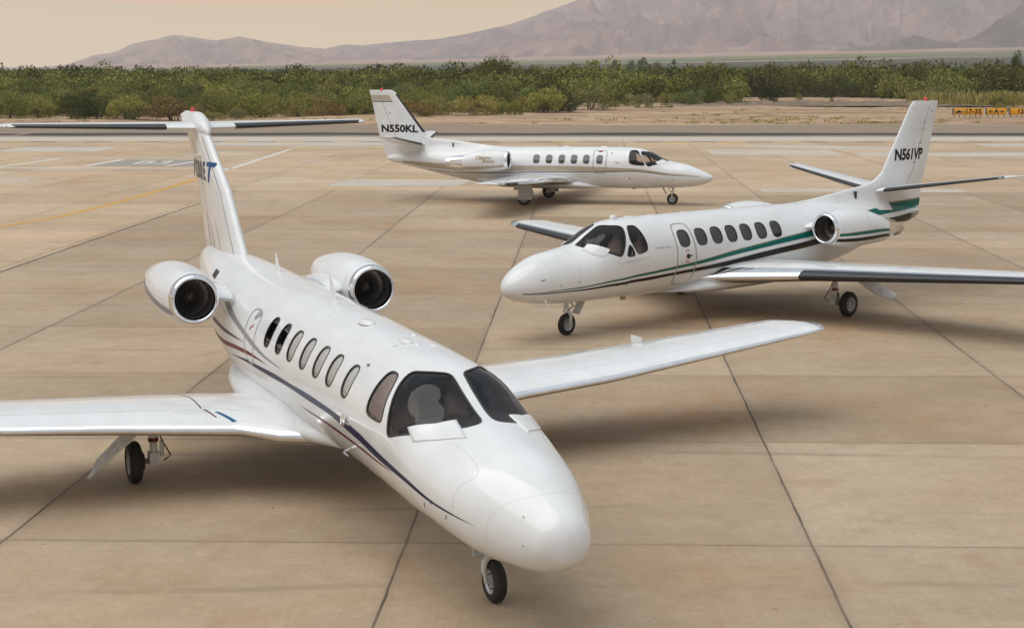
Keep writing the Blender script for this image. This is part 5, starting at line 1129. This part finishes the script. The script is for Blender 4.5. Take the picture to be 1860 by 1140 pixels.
FRONT=[ # kind, proto, pixel x, base row, height px, width px, label
('green',0,18,216,50,60,'green shrub at the left edge, front row of the thicket'),
('green',1,66,214,48,60,'green shrub second from the left in the front row'),
('dark',0,135,217,46,72,'dark green rounded shrub, third from left in the front row'),
('green',2,180,216,48,66,'green shrub beside the dark rounded one, left front row'),
('green',3,232,217,46,70,'green shrub just left of the big reddish dry bush'),
('pale',0,247,217,22,34,'small grey green bush at the foot of the green shrub left of the dry bush'),
('tan',0,316,218,42,112,'large reddish brown dry bush behind the T-tail tip'),
('olive',0,386,219,16,46,'low olive bush just right of the T-tail tip'),
('green',1,365,214,48,60,'green shrub behind the low olive bush at the T-tail'),
('pale',1,431,216,20,30,'small pale grey bush in front of the row, right of the T-tail'),
('green',2,425,213,50,64,'green shrub behind the small pale grey bush'),
('green',0,478,213,44,66,'green shrub of the front row, second right of the small pale bush'),
('olive',1,540,213,24,40,'small olive bush in front of the green row above the T-tail right tip'),
('green',3,540,211,46,70,'green shrub behind the small olive bush'),
('tan',1,590,212,36,60,'dry brown twiggy bush left of the gold striped jet tail'),
('green',1,618,211,48,60,'green shrub beside the dry twiggy bush left of the N550KL tail'),
('green',2,665,211,50,56,'green shrub just left of the N550KL tail fin'),
('tan',2,745,213,34,84,'reddish brown dry bush just right of the N550KL tail fin'),
('green',0,760,208,42,70,'grey green bush behind the dry bush right of the N550KL fin'),
('olive',2,790,211,34,60,'yellowish olive bush touching the dry bush right of the N550KL fin'),
('olive',3,862,211,40,88,'large rounded yellow olive bush right of the N550KL tail'),
('green',3,815,207,42,44,'dark bush in the gap left of the rounded yellow olive bush'),
('green',1,895,208,38,46,'green bush tucked behind the rounded yellow olive bush'),
('green',0,935,210,28,33,'small bright bushy shrub standing alone right of the rounded olive bush'),
('tan',3,920,203,26,34,'dry tan bush behind the small lone green shrub'),
('green',2,970,203,34,44,'green bush left of the very dark rounded shrub'),
('dark',1,1012,203,38,76,'very dark green rounded shrub above the gold striped jet cabin'),
('olive',0,1072,199,38,84,'large grey olive rounded bush above the gold striped jet cockpit'),
('dark',0,1124,195,28,28,'narrow dark green shrub right of the large grey olive bush'),
('pale',2,1142,194,22,32,'pale bush beside the narrow dark shrub'),
('pale',3,1172,196,25,36,'pale rounded bush in the front row above the gold striped jet nose'),
('olive',1,1212,190,22,36,'olive bush between the pale rounded bush and the green row'),
('olive',2,1211,196,8,24,'very low green clump in front of the row'),
('green',1,1240,191,26,44,'green bush first of the row right of the gold striped jet'),
('green',0,1262,192,28,40,'green bush second of the row right of the gold striped jet'),
('bright',0,1290,190,44,46,'tall bright green bush rising over the row right of the gold striped jet'),
('green',3,1325,190,24,24,'last small green bush of the row before the bare dirt'),
('dark',1,1397,187,34,34,'single dark green bush standing on the bare dirt'),
('green',2,1451,185,18,12,'tiny upright shrub on the bare dirt between two dark bushes'),
('dark',0,1500,180,30,34,'dark bush left half of the pair left of the N561VP fin'),
('dark',1,1543,179,32,66,'broad dark rounded bush left of the N561VP fin'),
('green',0,1510,187,9,8,'tiny seedling bush in front of the dark pair'),
('olive',3,1702,188,32,62,'yellowish bush just right of the N561VP fin top'),
('green',1,1728,187,26,34,'green half of the yellowish bush right of the N561VP fin'),
('olive',0,1842,203,34,52,'large dry olive bush behind the right hand yellow sign'),
('green',3,1815,199,26,26,'spindly green bush beside the dry olive bush at the right'),
]
used_pts=[]
def place(kind,j,px,base,hp,wp,label,**k):
    x,y=atpx(px,base); sc=math.hypot(x,y)/2893*1.005; o=shrub(kind,j,x,y,hp*sc*1.0,wp*sc,label,group=None,**k); used_pts.append((x,y,wp*sc*.5)); return o
for f in FRONT: place(*f[:7])
place('dark',2,900,176,70,104,'big dark round-topped tree rising above the thicket near the middle',cat='tree',name='mesquite_tree')
place('bright',1,872,180,50,50,'yellow green tree in front of the big dark round-topped tree',cat='tree',name='mesquite_tree')
place('bright',2,960,175,42,50,'bright green tree right beside the big dark round-topped tree',cat='tree',name='mesquite_tree')
place('dark',3,1843,176,74,26,'tall thin tree sticking up at the right edge',cat='tree',name='thin_tree')
# random shrubs of the thicket, nearest 230 as things
def front_y(px):
    if px<700: return 212
    if px<1000: return 205
    if px<1330: return 189
    if px<1600: return 177
    return 183
cand=[];r=np.random.default_rng(5)
row=0; d=168.
while d<640:
    step=2.9+ (d-168)*.010; x0=-.33*d-4; x=x0+r.uniform(0,3)
    while x<.335*d+4:
        yy=d+r.uniform(-1.2,1.2); px=930+x/yy*2893; fy=front_y(px); dmin=15420/(fy-124.57)+3
        if yy>dmin and all((x-a)**2+(yy-b)**2>(c*.8+1.0)**2 for a,b,c in used_pts): cand.append((x,yy,px))
        x+=step*r.uniform(.75,1.35)
    d+=3.3+(d-168)*.022
cand.sort(key=lambda c:c[1]); NT=235
desc={'green':'green shrub in the thicket beyond the dirt verge','dark':'dark green tree-like shrub in the thicket beyond the verge','bright':'yellow green mesquite bush in the thicket beyond the verge','olive':'dry olive bush in the thicket beyond the dirt verge','tan':'brown dry bush in the thicket beyond the dirt verge','pale':'pale saltbush in the thicket beyond the dirt verge'}
def pick(px,dist):
    q=r.random()
    if px>1180 and dist>235: return 'dark' if q<.62 else ('bright' if q<.86 else 'green')
    if px>1640: return 'green' if q<.4 else('olive' if q<.62 else 'bright')
    if dist<230: return 'green' if q<.66 else('olive' if q<.82 else('tan' if q<.9 else 'dark'))
    return 'dark' if q<.42 else('bright' if q<.62 else('green' if q<.86 else 'olive'))
def size(kind,px,dist):
    k=min(1,(dist-165)/110)
    h=r.uniform(2.2,3.2)*(1-k)+r.uniform(3.7,5.0)*k
    if kind in('olive','tan','pale'): h*=.8
    if px>1180 and dist>225: h*=1.14+ .05*math.sin(px*.05)
    if px<1180 and dist>300: h*=.97
    if r.random()<.06 and dist>230: h*=1.38
    return h,h*r.uniform(1.0,1.6)
mass=[];mobj=[]
for x,y,px in cand[:NT]:
    kd=pick(px,y); h,wd=size(kd,px,y); h*=r.uniform(.66,1.22); j=int(r.integers(0,4)); mass.append((kd,x,y,px,h)); so_=shrub(kd,j,x,y,h,wd,desc[kd],'shrub' if kd!='dark' else 'shrub','desert_shrub','%s shrubs of the thicket'%{'green':'green','dark':'dark green','bright':'yellow green','olive':'olive','tan':'brown dry','pale':'pale'}[kd]); mobj.append(so_)
LMK=[(-999,90,'at the far left edge'),(90,200,'left of the T-tail, under the low ridge'),(200,330,'just left of the T-tail tip'),(330,450,'just right of the T-tail tip'),(450,560,'over the right T-tail arm'),(560,680,'left of the N550KL fin'),(680,790,'behind the N550KL fin'),(790,870,'left of the big round-topped tree'),(870,980,'around the big round-topped tree'),(980,1090,'above the N550KL cabin'),(1090,1200,'above the N550KL nose'),(1200,1310,'beyond the right end of the bush row'),(1310,1430,'behind the lone bush on bare dirt'),(1430,1560,'behind the dark bush pair'),(1560,1680,'behind the N561VP fin top'),(1680,1780,'above the 17-35 sign'),(1780,9999,'above the right hand signs')]
TN={'green':'green','dark':'dark green','bright':'yellow green','olive':'dry olive','tan':'brown dry','pale':'pale'}
OR=['','second ','third ','fourth ','fifth ','sixth ','seventh ','eighth ','ninth ','tenth ']
gr_={}
for (kd,x,y,px,h),o_ in zip(mass,mobj):
    k=next(i for i,q in enumerate(LMK) if q[0]<=px<q[1]); gr_.setdefault((kd,k),[]).append((y,px,o_))
for (kd,k),L_ in gr_.items():
    L_.sort(key=lambda t_:t_[0])
    for i,(y,px,o_) in enumerate(L_):
        o_['label']=('%s%s %s shrub of the thicket %s'%(OR[i] if i<10 else '%dth '%(i+1),'nearest',TN[kd],LMK[k][2])) if len(L_)>1 else 'only %s shrub of the thicket %s'%(TN[kd],LMK[k][2])
# the rest, far off, as one mass per tint
rest=cand[NT:]
bulk={k:[] for k in('green','dark','bright')}
for x,y,px in rest:
    kd=pick(px,y); kd=kd if kd in bulk else 'green'; h,wd=size(kd,px,y); n=int(1000 if y<360 else 560)
    P,dd=crown_pts(r,n,'dome'); Q=leaves(r,P,dd,.07 if y<360 else .09,.5,1.7); Q=Q*[wd/1.25,wd/1.25,h]+[x,y,0]; bulk[kd].append(Q)
# beyond: tree tops fading into the valley
for i in range(620):
    y=r.uniform(640,1500); x=r.uniform(-.34,.34)*y; P,dd=crown_pts(r,70,'dome'); h=r.uniform(2.5,4.6); bulk['dark'].append(leaves(r,P,dd,.32,.4,1.4)*[h*.9,h*.9,h]+[x,y,0])
allq=[];mi=[]
for i,k in enumerate(bulk): q=np.concatenate(bulk[k]); allq.append(q); mi+= [i]*len(q)
me=quadmesh('far_thicket',np.concatenate(allq),[LM['green'],LM['dark'],LM['bright']]); me.polygons.foreach_set('material_index',np.array(mi,dtype=np.int32)); o=bpy.data.objects.new('far_thicket',me); COL.objects.link(o); tag(o,kind='stuff')
# low weeds at the verge and among the right hand thicket
W=[]
for i in range(900):
    x=r.uniform(-70,75); y=r.choice([r.uniform(154,170),r.uniform(165,240)]); 
    if r.random()<.6 and not(18<x<40): continue
    n=14; P=np.c_[r.normal(0,.25,n)+x,r.normal(0,.2,n)+y,np.full(n,.08)]; W.append(leaves(r,P,np.tile([0,0,1.],(n,1)),.16,1,2))
for i in range(650):
    x=r.uniform(62,112)*1.0; y=r.uniform(228,262); 
    if not(1640<930+x/y*2893<1900): continue
    n=26; P=np.c_[r.normal(0,.5,n)+x,r.normal(0,.5,n)+y,np.full(n,.1)]; hh=r.uniform(.6,1.6); W.append(leaves(r,P,np.tile([0,0,1.],(n,1)),hh,1.8,9))
me=quadmesh('weeds',np.concatenate(W),[LM['olive']]); o=bpy.data.objects.new('weeds',me); COL.objects.link(o); tag(o,kind='stuff')
# palms and lone far trees
def palm(px,base,hp,label,head=1.0):
    x,y=atpx(px,base); sc=math.hypot(x,y)/2893; H=hp*sc; root=empty('fan_palm',(x,y,0)); tag(root,label,'palm tree')
    mb=MB(); mb.tube([(0,0,-.5),(.05*H,0,H*.5),(.04*H,0,H*.85)],[.035*H,.028*H,.03*H],0,8); mb.build('trunk',M['wood'],root)
    Q=[]
    for k in range(90):
        a=r.uniform(0,6.28); e=r.uniform(-.7,1.3); d_=np.array([math.cos(a)*math.cos(e),math.sin(a)*math.cos(e),math.sin(e)]); p=np.array([.04*H,0,H*.84]); sdv=np.cross(d_,[0,0,1.])+1e-3; sdv/=np.linalg.norm(sdv); L=H*.24*head*r.uniform(.7,1.1)
        tipd=d_*L; tipd[2]-=L*.25; Q.append([p+d_*L*.2-sdv*.01*H,p+d_*L*.2+sdv*.01*H,p+tipd+sdv*L*.22,p+tipd-sdv*L*.22])
    o=bpy.data.objects.new('crown',quadmesh('crown',np.array(Q),[LM['dark']])); COL.objects.link(o); o.parent=root
palm(687,146,26,'bushy fan palm standing above the thicket left of the N550KL fin',1.5)
palm(1223,138,30,'thin tall fan palm on the horizon right of centre',.8)
def tree(px,base,hp,wp,label,kind='bright',j=2):
    x,y=atpx(px,base); sc=math.hypot(x,y)/2893; o=shrub(kind,j,x,y,hp*sc,wp*sc,label,'tree','distant_tree',None)
for a in [(1117,137,27,16,'slim far tree, leftmost of the cluster on the horizon right of centre','bright',2),(1146,138,28,24,'rounded light green far tree beside the slim one on the horizon','bright',3),(1166,138,32,26,'tallest far tree of the horizon cluster right of centre','bright',2),(1193,137,24,22,'dark far tree between the tallest one and the thin palm','dark',2),
 (1040,137,18,14,'small dark far tree above the gold striped jet cabin','dark',3),(1072,137,22,26,'brownish far tree left of the horizon cluster','tan',0),(822,136,16,16,'far tree left of the big round-topped tree','dark',2),(716,136,13,10,'tiny far tree right of the bushy palm','dark',3),(1542,140,20,12,'lone small tree on the horizon left of the N561VP fin','dark',2)]: tree(*a)

# ===================================================== taxiway signs
sy=mat('sign_yellow',(.80,.37,.008),.4); sk=mat('sign_black',(.02,.02,.02),.5); sg_=mat('sign_frame_grey',(.16,.16,.19),.5,.4); sw_=mat('sign_torn_white',(.62,.60,.58),.6)
def sign(x0,x1,y,body,label,nleg,arrow=None,torn=False):
    root=empty('taxiway_sign',((x0+x1)/2,y,.12)); tag(root,label,'airfield sign','yellow taxiway signs'); w_=x1-x0; h=.74; z0=.30
    mb=MB(); mb.box((0,0,z0+h/2),(w_,.26,h)); mb.build('sign_case',sg_,root,smooth=False)
    V=[];n=9
    for i in range(n):
        a=-1+2*i/(n-1); V+=[(-w_/2+.10,-.135-.05*(1-a*a),z0+h/2+a*(h/2-.02)),(w_/2-.03,-.135-.05*(1-a*a),z0+h/2+a*(h/2-.02))]
    face=meshobj('sign_face',V,[(2*i,2*i+1,2*i+3,2*i+2) for i in range(n-1)],sy,root)
    Vt,Ft=text_mesh(body,.66,0,.022,1.12); meshobj('sign_lettering',[(v[0]*1.02+(.42 if torn else .0),-.195,z0+h/2+v[1]) for v in Vt],Ft,sk,face,smooth=False)
    for (ax,dr) in (arrow or []):
        mb=MB(); mb.box((ax,-.2,z0+h/2),(.36,.012,.075))
        for s_ in (1,-1): mb.box((ax+dr*.12,-.2,z0+h/2+s_*.075),(.24,.012,.065),0,Matrix.Rotation(dr*s_*R(42),3,'Y'))
        mb.build('sign_arrow',sk,face,smooth=False)
    if torn:
        rr=np.random.default_rng(4); q=[]
        for i in range(16):
            cx=-w_/2+.25+i*.045; q.append([(cx-.05,-.2,z0+.16+rr.uniform(0,.08)),(cx+.05,-.2,z0+.14+rr.uniform(0,.08)),(cx+.06,-.2,z0+.36+rr.uniform(0,.1)),(cx-.03,-.2,z0+.32+rr.uniform(0,.1))])
        Vq=[p for k in q for p in k]; meshobj('peeling_sticker',Vq,[tuple(range(4*i,4*i+4)) for i in range(16)],sw_,face,smooth=False)
    for i in range(nleg):
        mb=MB(); lx=-w_/2+.2+(w_-.4)*i/(nleg-1); mb.box((lx,0,z0/2-.06),(.07,.07,z0+.1)); mb.box((lx,0,-.02),(.2,.2,.03)); mb.build('leg',sg_,root,smooth=False)
sign(47.35,50.60,172.5,'-17-35','yellow sign reading 17-35 with a torn white patch, leftmost of the signs',6,[(-.92,-1)],True)
sign(51.0,53.2,172.8,'A','yellow sign reading A between two arrows, middle of the three signs',4,[(-.55,-1),(.55,1)])
sign(53.6,57.0,173.1,'12-30','yellow sign starting 12-3 cut off by the right edge of the picture',6)
